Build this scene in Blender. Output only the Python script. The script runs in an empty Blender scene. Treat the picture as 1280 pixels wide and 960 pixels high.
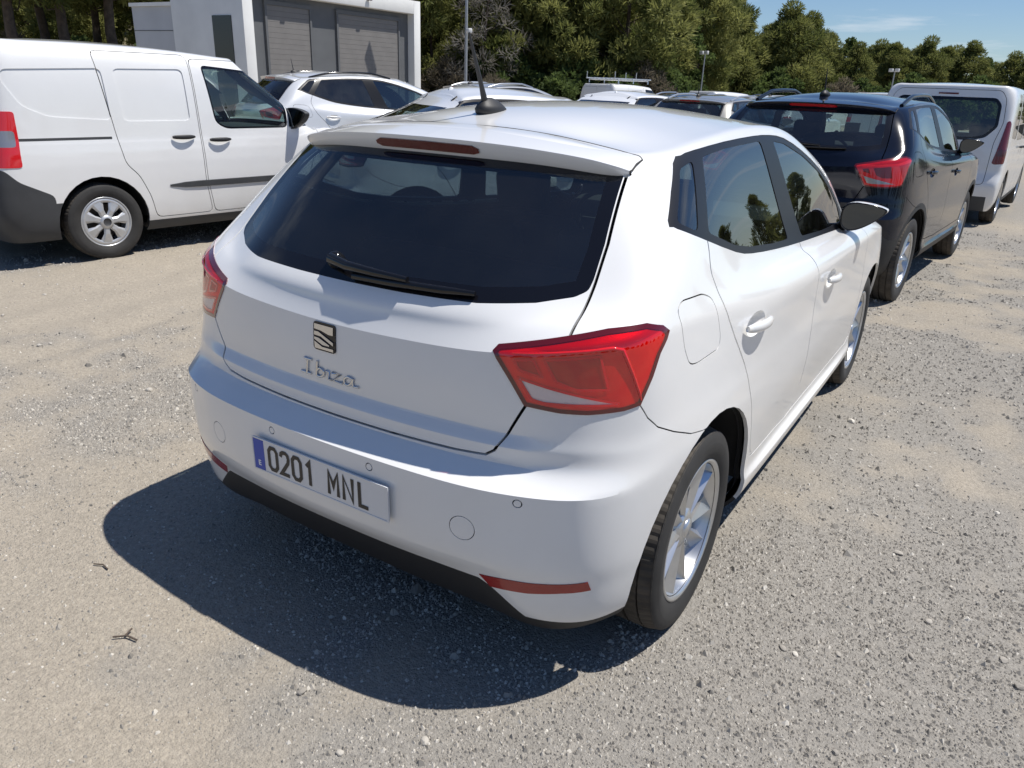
import bpy, bmesh, math, random
import numpy as np
from mathutils import Vector, Matrix
from mathutils.bvhtree import BVHTree
from mathutils.geometry import interpolate_bezier
R = math.radians
random.seed(7); np.random.seed(7)
scene = bpy.context.scene
COL = scene.collection

# ------------------------------------------------------------------ camera
CAM_POS = Vector((1.4349, -1.3130, 1.5453))
YAW, PITCH, ROLL, FPX = 32.087, 21.490, 2.222, 958.3
def cam_axes():
    y, p, r = R(YAW), R(PITCH), R(ROLL)
    fw = Vector((-math.sin(y)*math.cos(p), math.cos(y)*math.cos(p), -math.sin(p)))
    rt = fw.cross(Vector((0, 0, 1))).normalized(); up = rt.cross(fw)
    return (rt*math.cos(r)+up*math.sin(r)), (-rt*math.sin(r)+up*math.cos(r)), fw
rt, up, fw = cam_axes()
cd = bpy.data.cameras.new('camera'); cam = bpy.data.objects.new('camera', cd); COL.objects.link(cam)
cd.sensor_width = 36.0; cd.lens = 36.0*FPX/1280.0; cd.clip_start = 0.05; cd.clip_end = 3000
M = Matrix((rt, up, -fw)).transposed().to_4x4(); M.translation = CAM_POS
cam.matrix_world = M
scene.camera = cam

# ------------------------------------------------------------------ light
SUN_DIR = Vector((.375, .28, 1.0)).normalized()
SUN_EL = math.asin(SUN_DIR.z); SUN_AZ = math.atan2(SUN_DIR.x, SUN_DIR.y)
world = bpy.data.worlds.new('World'); scene.world = world; world.use_nodes = True
nt = world.node_tree
bg = nt.nodes['Background']
sky = nt.nodes.new('ShaderNodeTexSky'); sky.sky_type = 'NISHITA'; sky.sun_disc = False
sky.sun_elevation = SUN_EL; sky.sun_rotation = SUN_AZ
sky.altitude = 100; sky.air_density = 1.0; sky.dust_density = 0.05; sky.ozone_density = 3.0
# thin high clouds mixed over the sky
tc = nt.nodes.new('ShaderNodeTexCoord')
sxyz = nt.nodes.new('ShaderNodeSeparateXYZ'); nt.links.new(tc.outputs['Generated'], sxyz.inputs[0])      # cloud layer: directions laid out on a flat sheet overhead
hz0 = nt.nodes.new('ShaderNodeMath'); hz0.operation = 'MAXIMUM'; hz0.inputs[1].default_value = 0.0; nt.links.new(sxyz.outputs['Z'], hz0.inputs[0])
hz1 = nt.nodes.new('ShaderNodeMath'); hz1.operation = 'ADD'; hz1.inputs[1].default_value = .10; nt.links.new(hz0.outputs[0], hz1.inputs[0])
cxy = nt.nodes.new('ShaderNodeCombineXYZ')
for k_, ax_ in enumerate('XY'):
    dv = nt.nodes.new('ShaderNodeMath'); dv.operation = 'DIVIDE'; nt.links.new(sxyz.outputs[ax_], dv.inputs[0]); nt.links.new(hz1.outputs[0], dv.inputs[1]); nt.links.new(dv.outputs[0], cxy.inputs[k_])
mp = nt.nodes.new('ShaderNodeMapping'); mp.inputs['Scale'].default_value = (.55, .8, 1.0); mp.inputs['Location'].default_value = (3.1, 1.7, 0)
nz = nt.nodes.new('ShaderNodeTexNoise'); nz.inputs['Scale'].default_value = 1.0; nz.inputs['Detail'].default_value = 9; nz.inputs['Roughness'].default_value = .62
rp = nt.nodes.new('ShaderNodeValToRGB'); rp.color_ramp.elements[0].position = .55; rp.color_ramp.elements[1].position = .74
mx = nt.nodes.new('ShaderNodeMix'); mx.data_type = 'RGBA'; mx.inputs[7].default_value = (9.5, 10.2, 11.0, 1)
mul = nt.nodes.new('ShaderNodeMath'); mul.operation = 'MULTIPLY'; mul.inputs[1].default_value = .75
nt.links.new(cxy.outputs[0], mp.inputs['Vector']); nt.links.new(mp.outputs['Vector'], nz.inputs['Vector'])
nt.links.new(nz.outputs['Fac'], rp.inputs['Fac']); nt.links.new(rp.outputs['Color'], mul.inputs[0])
nt.links.new(mul.outputs[0], mx.inputs[0]); tint = nt.nodes.new('ShaderNodeMix'); tint.data_type = 'RGBA'; tint.blend_type = 'MULTIPLY'; tint.inputs[0].default_value = 1; tint.inputs[7].default_value = (.88, 1.0, 1.19, 1)
nt.links.new(sky.outputs['Color'], tint.inputs[6]); nt.links.new(tint.outputs[2], mx.inputs[6]); nt.links.new(mx.outputs[2], bg.inputs['Color'])
bg.inputs['Strength'].default_value = 0.067
sd = bpy.data.lights.new('sun', 'SUN'); sd.energy = 4.7; sd.angle = R(.53); sd.color = (1, .96, .9)
so = bpy.data.objects.new('sun', sd); COL.objects.link(so)
so.rotation_euler = SUN_DIR.to_track_quat('Z', 'Y').to_euler(); so.location = (0, 0, 40)
scene.view_settings.view_transform = 'Standard'; scene.view_settings.look = 'None'
scene.view_settings.gamma = 1; scene.view_settings.exposure = 0.27
scene.cycles.max_bounces = 10; scene.cycles.transparent_max_bounces = 16

# ------------------------------------------------------------------ materials
def mat(name, col=(.5, .5, .5), rough=.5, metal=0.0, coat=0.0, coat_rough=.03, spec=.5, emit=None, noise=None, bump=None, trans=0.0):
    """principled material; noise=(scale, amount) varies the colour, bump=(scale, strength, distance) gives relief"""
    m = bpy.data.materials.new(name); m.use_nodes = True
    n = m.node_tree; b = n.nodes['Principled BSDF']
    b.inputs['Base Color'].default_value = (*col, 1); b.inputs['Roughness'].default_value = rough
    b.inputs['Metallic'].default_value = metal; b.inputs['Coat Weight'].default_value = coat
    b.inputs['Coat Roughness'].default_value = coat_rough; b.inputs['Specular IOR Level'].default_value = spec
    b.inputs['Transmission Weight'].default_value = trans
    if noise or bump:
        tcn = n.nodes.new('ShaderNodeTexCoord')
    if noise:
        t = n.nodes.new('ShaderNodeTexNoise'); t.inputs['Scale'].default_value = noise[0]; t.inputs['Detail'].default_value = 6
        mr = n.nodes.new('ShaderNodeMapRange'); mr.inputs[1].default_value = .3; mr.inputs[2].default_value = .7
        mr.inputs[3].default_value = 1-noise[1]; mr.inputs[4].default_value = 1+noise[1]
        mm = n.nodes.new('ShaderNodeVectorMath'); mm.operation = 'SCALE'; mm.inputs[0].default_value = col
        n.links.new(tcn.outputs['Object'], t.inputs['Vector']); n.links.new(t.outputs['Fac'], mr.inputs[0])
        n.links.new(mr.outputs[0], mm.inputs['Scale']); n.links.new(mm.outputs[0], b.inputs['Base Color'])
    if bump:
        t2 = n.nodes.new('ShaderNodeTexNoise'); t2.inputs['Scale'].default_value = bump[0]; t2.inputs['Detail'].default_value = 4
        bp = n.nodes.new('ShaderNodeBump'); bp.inputs['Strength'].default_value = bump[1]; bp.inputs['Distance'].default_value = bump[2]
        n.links.new(tcn.outputs['Object'], t2.inputs['Vector']); n.links.new(t2.outputs['Fac'], bp.inputs['Height']); n.links.new(bp.outputs[0], b.inputs['Normal'])
    return m

def glass_mat(name, tint, refl=1.0, rough=0.0, dust=0.0, f0=.09, dustcol=(.45, .42, .38)):
    """thin pane: tinted see-through layer under a Fresnel reflection, with a film of dust"""
    m = bpy.data.materials.new(name); m.use_nodes = True; n = m.node_tree
    n.nodes.remove(n.nodes['Principled BSDF']); out = n.nodes['Material Output']
    tr = n.nodes.new('ShaderNodeBsdfTransparent'); tr.inputs[0].default_value = (*tint, 1)
    gl = n.nodes.new('ShaderNodeBsdfGlossy'); gl.inputs['Roughness'].default_value = rough; gl.inputs[0].default_value = (refl, refl, refl, 1)
    ge = n.nodes.new('ShaderNodeNewGeometry'); dt = n.nodes.new('ShaderNodeVectorMath'); dt.operation = 'DOT_PRODUCT'
    n.links.new(ge.outputs['Normal'], dt.inputs[0]); n.links.new(ge.outputs['Incoming'], dt.inputs[1])
    def mth(op, a, b_=None):
        q = n.nodes.new('ShaderNodeMath'); q.operation = op
        for i, v in enumerate((a, b_)):
            if v is None: continue
            if isinstance(v, (int, float)): q.inputs[i].default_value = v
            else: n.links.new(v, q.inputs[i])
        return q.outputs[0]
    c1 = mth('SUBTRACT', 1.0, mth('ABSOLUTE', dt.outputs['Value'])); fr = n.nodes.new('ShaderNodeMath'); fr.operation = 'MULTIPLY_ADD'   # Schlick, both faces of the pane
    n.links.new(mth('POWER', c1, 5.0), fr.inputs[0]); fr.inputs[1].default_value = .90; fr.inputs[2].default_value = f0
    m1 = n.nodes.new('ShaderNodeMixShader'); n.links.new(fr.outputs[0], m1.inputs[0]); n.links.new(tr.outputs[0], m1.inputs[1]); n.links.new(gl.outputs[0], m1.inputs[2])
    last = m1
    if dust > 0:
        tcn = n.nodes.new('ShaderNodeTexCoord'); t = n.nodes.new('ShaderNodeTexNoise'); t.inputs['Scale'].default_value = 5; t.inputs['Detail'].default_value = 8
        mr = n.nodes.new('ShaderNodeMapRange'); mr.inputs[1].default_value = .3; mr.inputs[2].default_value = .75; mr.inputs[3].default_value = dust*.4; mr.inputs[4].default_value = dust*1.5
        df = n.nodes.new('ShaderNodeBsdfDiffuse'); df.inputs[0].default_value = (*dustcol, 1)
        m2 = n.nodes.new('ShaderNodeMixShader'); n.links.new(tcn.outputs['Object'], t.inputs['Vector']); n.links.new(t.outputs['Fac'], mr.inputs[0])
        n.links.new(mr.outputs[0], m2.inputs[0]); n.links.new(m1.outputs[0], m2.inputs[1]); n.links.new(df.outputs[0], m2.inputs[2]); last = m2
    n.links.new(last.outputs[0], out.inputs[0]); return m

def paint(name, col, metal=0.0, rough=.35, coat=1.0, dust=0.06):
    """car paint: base under clear coat, with faint dust and orange peel"""
    m = bpy.data.materials.new(name); m.use_nodes = True; n = m.node_tree; b = n.nodes['Principled BSDF']
    b.inputs['Roughness'].default_value = rough; b.inputs['Metallic'].default_value = metal
    b.inputs['Coat Weight'].default_value = coat; b.inputs['Coat Roughness'].default_value = .04; b.inputs['Coat IOR'].default_value = 1.5
    if max(col) < .05: b.inputs['Specular IOR Level'].default_value = .3
    tcn = n.nodes.new('ShaderNodeTexCoord')
    t = n.nodes.new('ShaderNodeTexNoise'); t.inputs['Scale'].default_value = 2.2; t.inputs['Detail'].default_value = 9; t.inputs['Roughness'].default_value = .65
    n.links.new(tcn.outputs['Object'], t.inputs['Vector'])
    sx = n.nodes.new('ShaderNodeSeparateXYZ'); n.links.new(tcn.outputs['Object'], sx.inputs[0])
    low = n.nodes.new('ShaderNodeMapRange'); low.inputs[1].default_value = .15; low.inputs[2].default_value = .75; low.inputs[3].default_value = 3.2; low.inputs[4].default_value = 1.0
    n.links.new(sx.outputs['Z'], low.inputs[0])
    mr = n.nodes.new('ShaderNodeMapRange'); mr.inputs[1].default_value = .35; mr.inputs[2].default_value = .7; mr.inputs[3].default_value = 0; mr.inputs[4].default_value = dust
    n.links.new(t.outputs['Fac'], mr.inputs[0])
    mu = n.nodes.new('ShaderNodeMath'); mu.operation = 'MULTIPLY'; n.links.new(mr.outputs[0], mu.inputs[0]); n.links.new(low.outputs[0], mu.inputs[1])
    mc = n.nodes.new('ShaderNodeMix'); mc.data_type = 'RGBA'; mc.inputs[6].default_value = (*col, 1); mc.inputs[7].default_value = (.42, .37, .30, 1)
    n.links.new(mu.outputs[0], mc.inputs[0]); n.links.new(mc.outputs[2], b.inputs['Base Color'])
    ra = n.nodes.new('ShaderNodeMath'); ra.operation = 'MULTIPLY_ADD'; ra.inputs[1].default_value = 1.2; ra.inputs[2].default_value = .03
    n.links.new(mu.outputs[0], ra.inputs[0]); n.links.new(ra.outputs[0], b.inputs['Coat Roughness'])
    return m

MT = {}
MT['white'] = paint('white_paint', (.80, .80, .79))
MT['navy'] = paint('navy_paint', (.004, .006, .014), metal=.0, rough=.10, dust=.002, coat=.3)
MT['white2'] = paint('fastback_white', (.78, .79, .80))
MT['silver2'] = paint('silver_paint', (.50, .51, .52), metal=.5)
MT['silver'] = paint('pearl_paint', (.74, .75, .76), metal=.25, rough=.35)
MT['grey'] = paint('grey_paint', (.30, .29, .27), metal=.4, rough=.4)
MT['dark'] = paint('black_paint', (.012, .013, .015), rough=.3, dust=.01)
MT['red'] = paint('red_paint', (.35, .02, .015))
MT['trim'] = mat('window_trim', (.010, .010, .012), .38, spec=.35)
MT['plastic'] = mat('black_plastic', (.018, .018, .019), .55, bump=(400, .15, .001))
MT['gplastic'] = mat('grey_plastic', (.045, .047, .05), .6, noise=(6, .15), bump=(500, .2, .001))
MT['gloss'] = mat('gloss_black', (.008, .008, .009), .12)
MT['frit'] = mat('glass_border', (.006, .006, .008), .08)
MT['dark_in'] = mat('interior_dark', (.02, .02, .022), .8)
MT['seat'] = mat('seat_fabric', (.03, .03, .033), .9, bump=(300, .3, .002))
MT['under'] = mat('underbody', (.012, .012, .012), .9)
MT['rubber'] = mat('tyre_rubber', (.028, .027, .026), .75, noise=(9, .3))
MT['tread'] = mat('tyre_tread', (.062, .054, .045), .85, noise=(14, .35))
MT['alloy'] = mat('alloy_silver', (.62, .63, .64), .28, metal=.85, noise=(20, .06))
MT['cap'] = mat('wheel_cover', (.52, .53, .54), .35, metal=.5, noise=(20, .08))
MT['disc'] = mat('brake_disc', (.12, .11, .10), .5, metal=.8)
MT['chrome'] = mat('chrome', (.60, .61, .63), .10, metal=1)
MT['mirror'] = mat('mirror_glass', (.10, .11, .12), .02, metal=1)
MT['gl_dark'] = glass_mat('glass_privacy', (.055, .065, .065), dust=.035)
MT['gl_rear'] = glass_mat('glass_rear', (.46, .52, .51), dust=.012)
MT['gl_side'] = glass_mat('glass_side', (.28, .36, .39), dust=.004, f0=.13)
MT['gl_front'] = glass_mat('glass_front', (.70, .84, .79), dust=.015)
MT['lens_red'] = mat('lens_red', (.42, .004, .008), .10, coat=1.0)
MT['lens_dkred'] = mat('lens_dark_red', (.10, .004, .006), .12, coat=1.0)
MT['lens_hot'] = mat('lens_bright_red', (.66, .014, .018), .10, coat=1.0)
MT['lens_clear'] = mat('lens_clear', (.42, .38, .38), .18, metal=.6, coat=1.0)
MT['reflector'] = mat('reflector_red', (.30, .012, .008), .25, coat=.6, bump=(350, .3, .002))
MT['lamp_red'] = glass_mat('lamp_red', (.95, .030, .042)); MT['lamp_deep'] = glass_mat('lamp_deep_red', (.74, .014, .020)); MT['lamp_edge'] = glass_mat('lamp_edge', (.30, .006, .010)); MT['lamp_clear'] = glass_mat('lamp_clear', (.86, .80, .80)); MT['lamp_top'] = glass_mat('lamp_top', (.74, .012, .022))
MT['lamp_back'] = mat('lamp_reflector', (.90, .88, .88), .35, metal=.15, bump=(260, .35, .0012))
MT['lens_dark'] = mat('lens_inner_red', (.16, .006, .008), .15, coat=1.0)
MT['plate_white'] = mat('plate_white', (.72, .72, .72), .35)
MT['plate_black'] = mat('plate_black', (.012, .012, .014), .4)
MT['plate_blue'] = mat('plate_blue', (.012, .06, .42), .35)
MT['print_white'] = mat('print_white', (.8, .8, .8), .5)
MT['headliner'] = mat('headliner', (.45, .43, .40), .9)

# ------------------------------------------------------------------ object helpers
def link(name, me, parent=None, mats=()):
    o = bpy.data.objects.new(name, me); COL.objects.link(o)
    for m in mats:
        me.materials.append(m)
    if parent: o.parent = parent
    return o
def thing(name, label, cat, group=None, loc=(0, 0, 0), rz=0.0):
    o = bpy.data.objects.new(name, None); COL.objects.link(o); o.empty_display_size = .2
    o.location = loc; o.rotation_euler = (0, 0, rz); o['label'] = label; o['category'] = cat
    if group: o['group'] = group
    return o
def tag(o, label, cat, group=None):
    o['label'] = label; o['category'] = cat
    if group: o['group'] = group
    return o
def raw(name, verts, faces, m, parent=None, smooth=False, normals=None):
    me = bpy.data.meshes.new(name); me.from_pydata([tuple(v) for v in verts], [], [tuple(f) for f in faces])
    if smooth: me.polygons.foreach_set('use_smooth', [True]*len(me.polygons))
    me.update()
    return link(name, me, parent, m if isinstance(m, (list, tuple)) else (m,))
class MB:
    """mesh builder: collects boxes, tubes, lathes, plates and links them as one object"""
    def __init__(s): s.v = []; s.f = []; s.mi = []; s.sm = []
    def add(s, verts, faces, mi=0, smooth=False):
        o = len(s.v); s.v += [tuple(v) for v in verts]
        for f in faces: s.f.append(tuple(i+o for i in f)); s.mi.append(mi); s.sm.append(smooth)
        return s
    def box(s, c, d, mi=0, rz=0.0, mtx=None):
        x, y, z = d[0]/2, d[1]/2, d[2]/2
        vs = [Vector((sx*x, sy*y, sz*z)) for sz in (-1, 1) for sy in (-1, 1) for sx in (-1, 1)]
        m = mtx if mtx is not None else Matrix.Translation(c) @ Matrix.Rotation(rz, 4, 'Z')
        return s.add([m @ v for v in vs], [(0, 2, 3, 1), (4, 5, 7, 6), (0, 1, 5, 4), (2, 6, 7, 3), (0, 4, 6, 2), (1, 3, 7, 5)], mi)
    def tube(s, pts, rad, n=10, mi=0, caps=True):
        pts = [Vector(p) for p in pts]; rads = rad if isinstance(rad, (list, tuple)) else [rad]*len(pts)
        rings = []; prev = None
        for i, p in enumerate(pts):
            d = (pts[min(i+1, len(pts)-1)]-pts[max(i-1, 0)]).normalized()
            a = prev if prev is not None else (Vector((0, 0, 1)) if abs(d.z) < .9 else Vector((1, 0, 0)))
            a = (a-d*a.dot(d)).normalized(); b = d.cross(a); prev = a
            rings.append([p+(a*math.cos(t)+b*math.sin(t))*rads[i] for t in [2*math.pi*k/n for k in range(n)]])
        vs = [v for r in rings for v in r]; fs = []
        for i in range(len(pts)-1):
            for k in range(n): fs.append((i*n+k, i*n+(k+1) % n, (i+1)*n+(k+1) % n, (i+1)*n+k))
        s.add(vs, fs, mi, True)
        if caps: s.add(rings[0], [tuple(range(n))[::-1]], mi); s.add(rings[-1], [tuple(range(n))], mi)
        return s
    def lathe(s, prof, n=48, mi=0, axis='x', c=(0, 0, 0), smooth=True):
        """prof: list of (along axis, radius)"""
        vs = []
        for a, r in prof:
            for k in range(n):
                t = 2*math.pi*k/n
                p = (a, r*math.cos(t), r*math.sin(t)) if axis == 'x' else ((r*math.cos(t), a, r*math.sin(t)) if axis == 'y' else (r*math.cos(t), r*math.sin(t), a))
                vs.append(Vector(p)+Vector(c))
        fs = []
        for i in range(len(prof)-1):
            for k in range(n):
                q = (i*n+k, i*n+(k+1) % n, (i+1)*n+(k+1) % n, (i+1)*n+k); fs.append(q if axis != 'y' else q[::-1])
        return s.add(vs, fs, mi, smooth)
    def prism(s, poly, fn, h0, h1, mi=0, smooth=False):
        """poly 2D outline; fn(u, v, h) -> point; closed solid between heights h0 and h1"""
        n = len(poly); vs = [fn(u, v, h0) for u, v in poly]+[fn(u, v, h1) for u, v in poly]
        fs = [tuple(range(n))[::-1], tuple(range(n, 2*n))]+[(i, (i+1) % n, n+(i+1) % n, n+i) for i in range(n)]
        return s.add(vs, fs, mi, smooth)
    def mesh(s, name):
        me = bpy.data.meshes.new(name); me.from_pydata(s.v, [], s.f)
        me.polygons.foreach_set('material_index', s.mi); me.polygons.foreach_set('use_smooth', s.sm); me.update(); return me
    def build(s, name, m, parent=None, bevel=0, autosmooth=None):
        me = s.mesh(name); ms = m if isinstance(m, (list, tuple)) else (m,)
        if bevel:
            bm = bmesh.new(); bm.from_mesh(me)
            bmesh.ops.remove_doubles(bm, verts=bm.verts, dist=1e-5)
            es = [e for e in bm.edges if len(e.link_faces) == 2 and e.calc_face_angle(0) > .5]
            bmesh.ops.bevel(bm, geom=es, offset=bevel, segments=2, affect='EDGES', profile=.5)
            for f in bm.faces: f.smooth = True
            bm.to_mesh(me); bm.free()
        o = link(name, me, parent, ms)
        if bevel or autosmooth: me.set_sharp_from_angle(angle=R(autosmooth or 40))
        return o

# ------------------------------------------------------------------ car body toolkit
def spline(pts, n=6, closed=False):
    """Catmull-Rom through 2D/3D points"""
    P = [np.array(p, float) for p in pts]; out = []; N = len(P)
    for i in range(N if closed else N-1):
        p0 = P[(i-1) % N] if closed or i > 0 else 2*P[0]-P[1]
        p1 = P[i]; p2 = P[(i+1) % N]
        p3 = P[(i+2) % N] if closed or i+2 < N else 2*P[-1]-P[-2]
        for k in range(n):
            t = k/n
            out.append(.5*((2*p1)+(-p0+p2)*t+(2*p0-5*p1+4*p2-p3)*t*t+(-p0+3*p1-3*p2+p3)*t**3))
    if not closed: out.append(P[-1])
    return [tuple(o) for o in out]
def rounded(poly, r, n=4):
    """round the corners of a polygon; r one radius or one per corner"""
    out = []; N = len(poly)
    for i in range(N):
        p = np.array(poly[i], float); a = np.array(poly[i-1], float); b = np.array(poly[(i+1) % N], float)
        ri = r[i] if isinstance(r, (list, tuple)) else r
        da = a-p; db = b-p; la = np.linalg.norm(da); lb = np.linalg.norm(db)
        ri = min(ri, la*.45, lb*.45)
        if ri < 1e-4: out.append(tuple(p)); continue
        s = p+da/la*ri; e = p+db/lb*ri
        for k in range(n+1):
            t = k/n; out.append(tuple((1-t)**2*s+2*t*(1-t)*p+t*t*e))
    return out
def area2(poly):
    return sum(poly[i-1][0]*poly[i][1]-poly[i][0]*poly[i-1][1] for i in range(len(poly)))/2
def offset(poly, d):
    """grow (d>0) or shrink a polygon"""
    N = len(poly); sgn = 1 if area2(poly) > 0 else -1; out = []
    P = [np.array(p, float) for p in poly]
    for i in range(N):
        e1 = P[i]-P[i-1]; e2 = P[(i+1) % N]-P[i]
        n1 = np.array((e1[1], -e1[0]))*sgn; n2 = np.array((e2[1], -e2[0]))*sgn
        n1 /= np.linalg.norm(n1)+1e-12; n2 /= np.linalg.norm(n2)+1e-12
        b = n1+n2; l = b@b
        out.append(tuple(P[i]+(b*(2*d/l) if l > .15 else n1*d)))
    return out
def inside(poly, X, Y):
    c = np.zeros(len(X), bool); P = np.array(poly); N = len(P)
    for i in range(N):
        x1, y1 = P[i-1]; x2, y2 = P[i]
        if y1 == y2: continue
        m = ((y1 > Y) != (y2 > Y)) & (X < (x2-x1)*(Y-y1)/(y2-y1)+x1); c ^= m
    return c

PROJ = {  # name: (u axis, v axis, outward direction)
    'side': (Vector((0, 1, 0)), Vector((0, 0, 1)), Vector((1, 0, 0))),
    'rear': (Vector((1, 0, 0)), Vector((0, 0, 1)), Vector((0, -1, 0))),
    'front': (Vector((1, 0, 0)), Vector((0, 0, 1)), Vector((0, 1, 0))),
    'top': (Vector((1, 0, 0)), Vector((0, 1, 0)), Vector((0, 0, 1))),
    'corner': (Vector((.8, .6, 0)), Vector((0, 0, 1)), Vector((.6, -.8, 0))),
}

class Shell:
    """smooth body surface made from a cage of level rings; cut into panels, glass and lamps"""
    def __init__(s, rings, roof_rear=4, creases=(), level=3, fit=3, centre_roof=None):
        nl, nc = len(rings), len(rings[0]); s.rings = rings
        T = np.array(rings, float)                       # targets, x >= 0
        T[:, 0, 0] = 0; T[:, -1, 0] = 0
        verts = []; idx = {}
        def key(l, c, sd):
            k = (l, c, 0 if c in (0, nc-1) else sd)
            if k not in idx: idx[k] = len(verts); p = T[l, c].copy(); p[0] *= (sd if k[2] else 0); verts.append(p)
            return idx[k]
        faces = []
        for l in range(nl-1):
            for c in range(nc-1):
                for sd in (1, -1):
                    q = [key(l, c, sd), key(l, c+1, sd), key(l+1, c+1, sd), key(l+1, c, sd)]
                    faces.append(q if sd > 0 else q[::-1])
        # roof grid: rear edge c0..k, right edge c k..m, front edge m..nc-1
        k = roof_rear; m = nc-1-k; top = nl-1; ny = m-k
        grid = {}
        for j in range(ny+1):
            for i in range(k+1):
                if j == 0: grid[i, j] = key(top, i, 1)
                elif j == ny: grid[i, j] = key(top, nc-1-i, 1)
                elif i == k: grid[i, j] = key(top, k+j, 1)
                else:
                    e = T[top, k+j]; t = j/ny; r0 = T[top, i]; r1 = T[top, nc-1-i]
                    u = i/k
                    yc = centre_roof(j, ny, i, k, T, top) if centre_roof else None
                    if yc is None:
                        xx = e[0]*u
                        yl = (1-t)*r0[1]+t*r1[1]; el = (1-t)*T[top, k][1]+t*T[top, m][1]
                        yy = yl+(e[1]-el)
                        zl = (1-t)*r0[2]+t*r1[2]; ze = (1-t)*T[top, k][2]+t*T[top, m][2]
                        zz = zl+(e[2]-ze)+.036*(1-u*u)*math.sin(math.pi*t)**1.6
                        p = np.array((xx, yy, zz))
                    else: p = np.array(yc)
                    grid[i, j] = len(verts); verts.append(p)
        gm = dict(grid)
        for j in range(ny+1):
            for i in range(1, k+1):
                if j == 0: gm[i, j] = key(top, i, -1)
                elif j == ny: gm[i, j] = key(top, nc-1-i, -1)
                elif i == k: gm[i, j] = key(top, k+j, -1)
                else: p = verts[grid[i, j]].copy(); p[0] *= -1; gm[i, j] = len(verts); verts.append(p)
        for j in range(ny):
            for i in range(k):
                faces.append([grid[i, j], grid[i+1, j], grid[i+1, j+1], grid[i, j+1]])
                faces.append([gm[i, j], gm[i, j+1], gm[i+1, j+1], gm[i+1, j]])
        cre = {}
        for (l, c0, c1, w) in creases:
            for c in range(c0, c1):
                for sd in (1, -1): cre[frozenset((key(l, c, sd), key(l, c+1, sd)))] = w
        tgt = np.array(verts); cage = tgt.copy()
        me = bpy.data.meshes.new('cage'); me.from_pydata([tuple(v) for v in cage], [], faces); me.update()
        at = me.attributes.new('crease_edge', 'FLOAT', 'EDGE')
        at.data.foreach_set('value', [cre.get(frozenset(e.vertices), 0.0) for e in me.edges])
        o = bpy.data.objects.new('cage', me); COL.objects.link(o)
        sub = o.modifiers.new('s', 'SUBSURF'); sub.levels = 2; sub.render_levels = 2; sub.boundary_smooth = 'PRESERVE_CORNERS'
        N = len(cage)
        for it in range(fit):
            dg = bpy.context.evaluated_depsgraph_get(); ev = o.evaluated_get(dg).to_mesh()
            L = np.empty(len(ev.vertices)*3); ev.vertices.foreach_get('co', L); L = L.reshape(-1, 3)[:N]
            o.evaluated_get(dg).to_mesh_clear()
            cage += (tgt-L)*.9
            me.vertices.foreach_set('co', cage.ravel()); me.update(); o.update_tag(); bpy.context.view_layer.update()
        sub.levels = level
        bpy.context.view_layer.update()
        dg = bpy.context.evaluated_depsgraph_get(); ev = o.evaluated_get(dg).to_mesh()
        s.me_v = np.empty(len(ev.vertices)*3); ev.vertices.foreach_get('co', s.me_v); s.me_v = s.me_v.reshape(-1, 3)
        s.polys = [tuple(p.vertices) for p in ev.polygons]
        s.vn = np.array([v.normal[:] for v in ev.vertices])
        o.evaluated_get(dg).to_mesh_clear()
        bpy.data.objects.remove(o); bpy.data.meshes.remove(me)
        s.bvh = BVHTree.FromPolygons([tuple(v) for v in s.me_v], s.polys)
        A = [s.me_v[list(p)] for p in s.polys]; s.fn = np.array([np.cross(a[2]-a[0], a[3]-a[1]) for a in A]); s.fa = np.linalg.norm(s.fn, axis=1); s.fn = s.fn/(s.fa[:, None]+1e-12)
        s.vf = [[] for _ in s.me_v]
        for i, p in enumerate(s.polys):
            for k in p: s.vf[k].append(i)
        s.sharp = [len(f) > 1 and min(float(s.fn[a] @ s.vn[k]) for a in f) < math.cos(R(9)) for k, f in enumerate(s.vf)]
        # half mesh for cutting
        bm = bmesh.new(); vs = {}
        for p in s.polys:
            cx = sum(s.me_v[i][0] for i in p)/len(p)
            if cx < 0: continue
            f = []
            for i in p:
                if i not in vs: c = s.me_v[i]; vs[i] = bm.verts.new((max(c[0], 0.0) if abs(c[0]) < 1e-5 else c[0], c[1], c[2]))
                f.append(vs[i])
            bm.faces.new(f)
        s.lay = bm.faces.layers.int.new('part'); s.bm = bm; s.names = ['body']; bm.normal_update()
    def pid(s, name):
        if name not in s.names: s.names.append(name)
        return s.names.index(name)
    def _sel(s, proj, box):
        u, v, d = PROJ[proj]; out = []
        for f in s.bm.faces:
            if f.normal.dot(d) < -.02: continue
            c = f.calc_center_median()
            if box and not (box[0][0] <= c.x <= box[0][1] and box[1][0] <= c.y <= box[1][1] and box[2][0] <= c.z <= box[2][1]): continue
            out.append(f)
        return out
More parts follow.
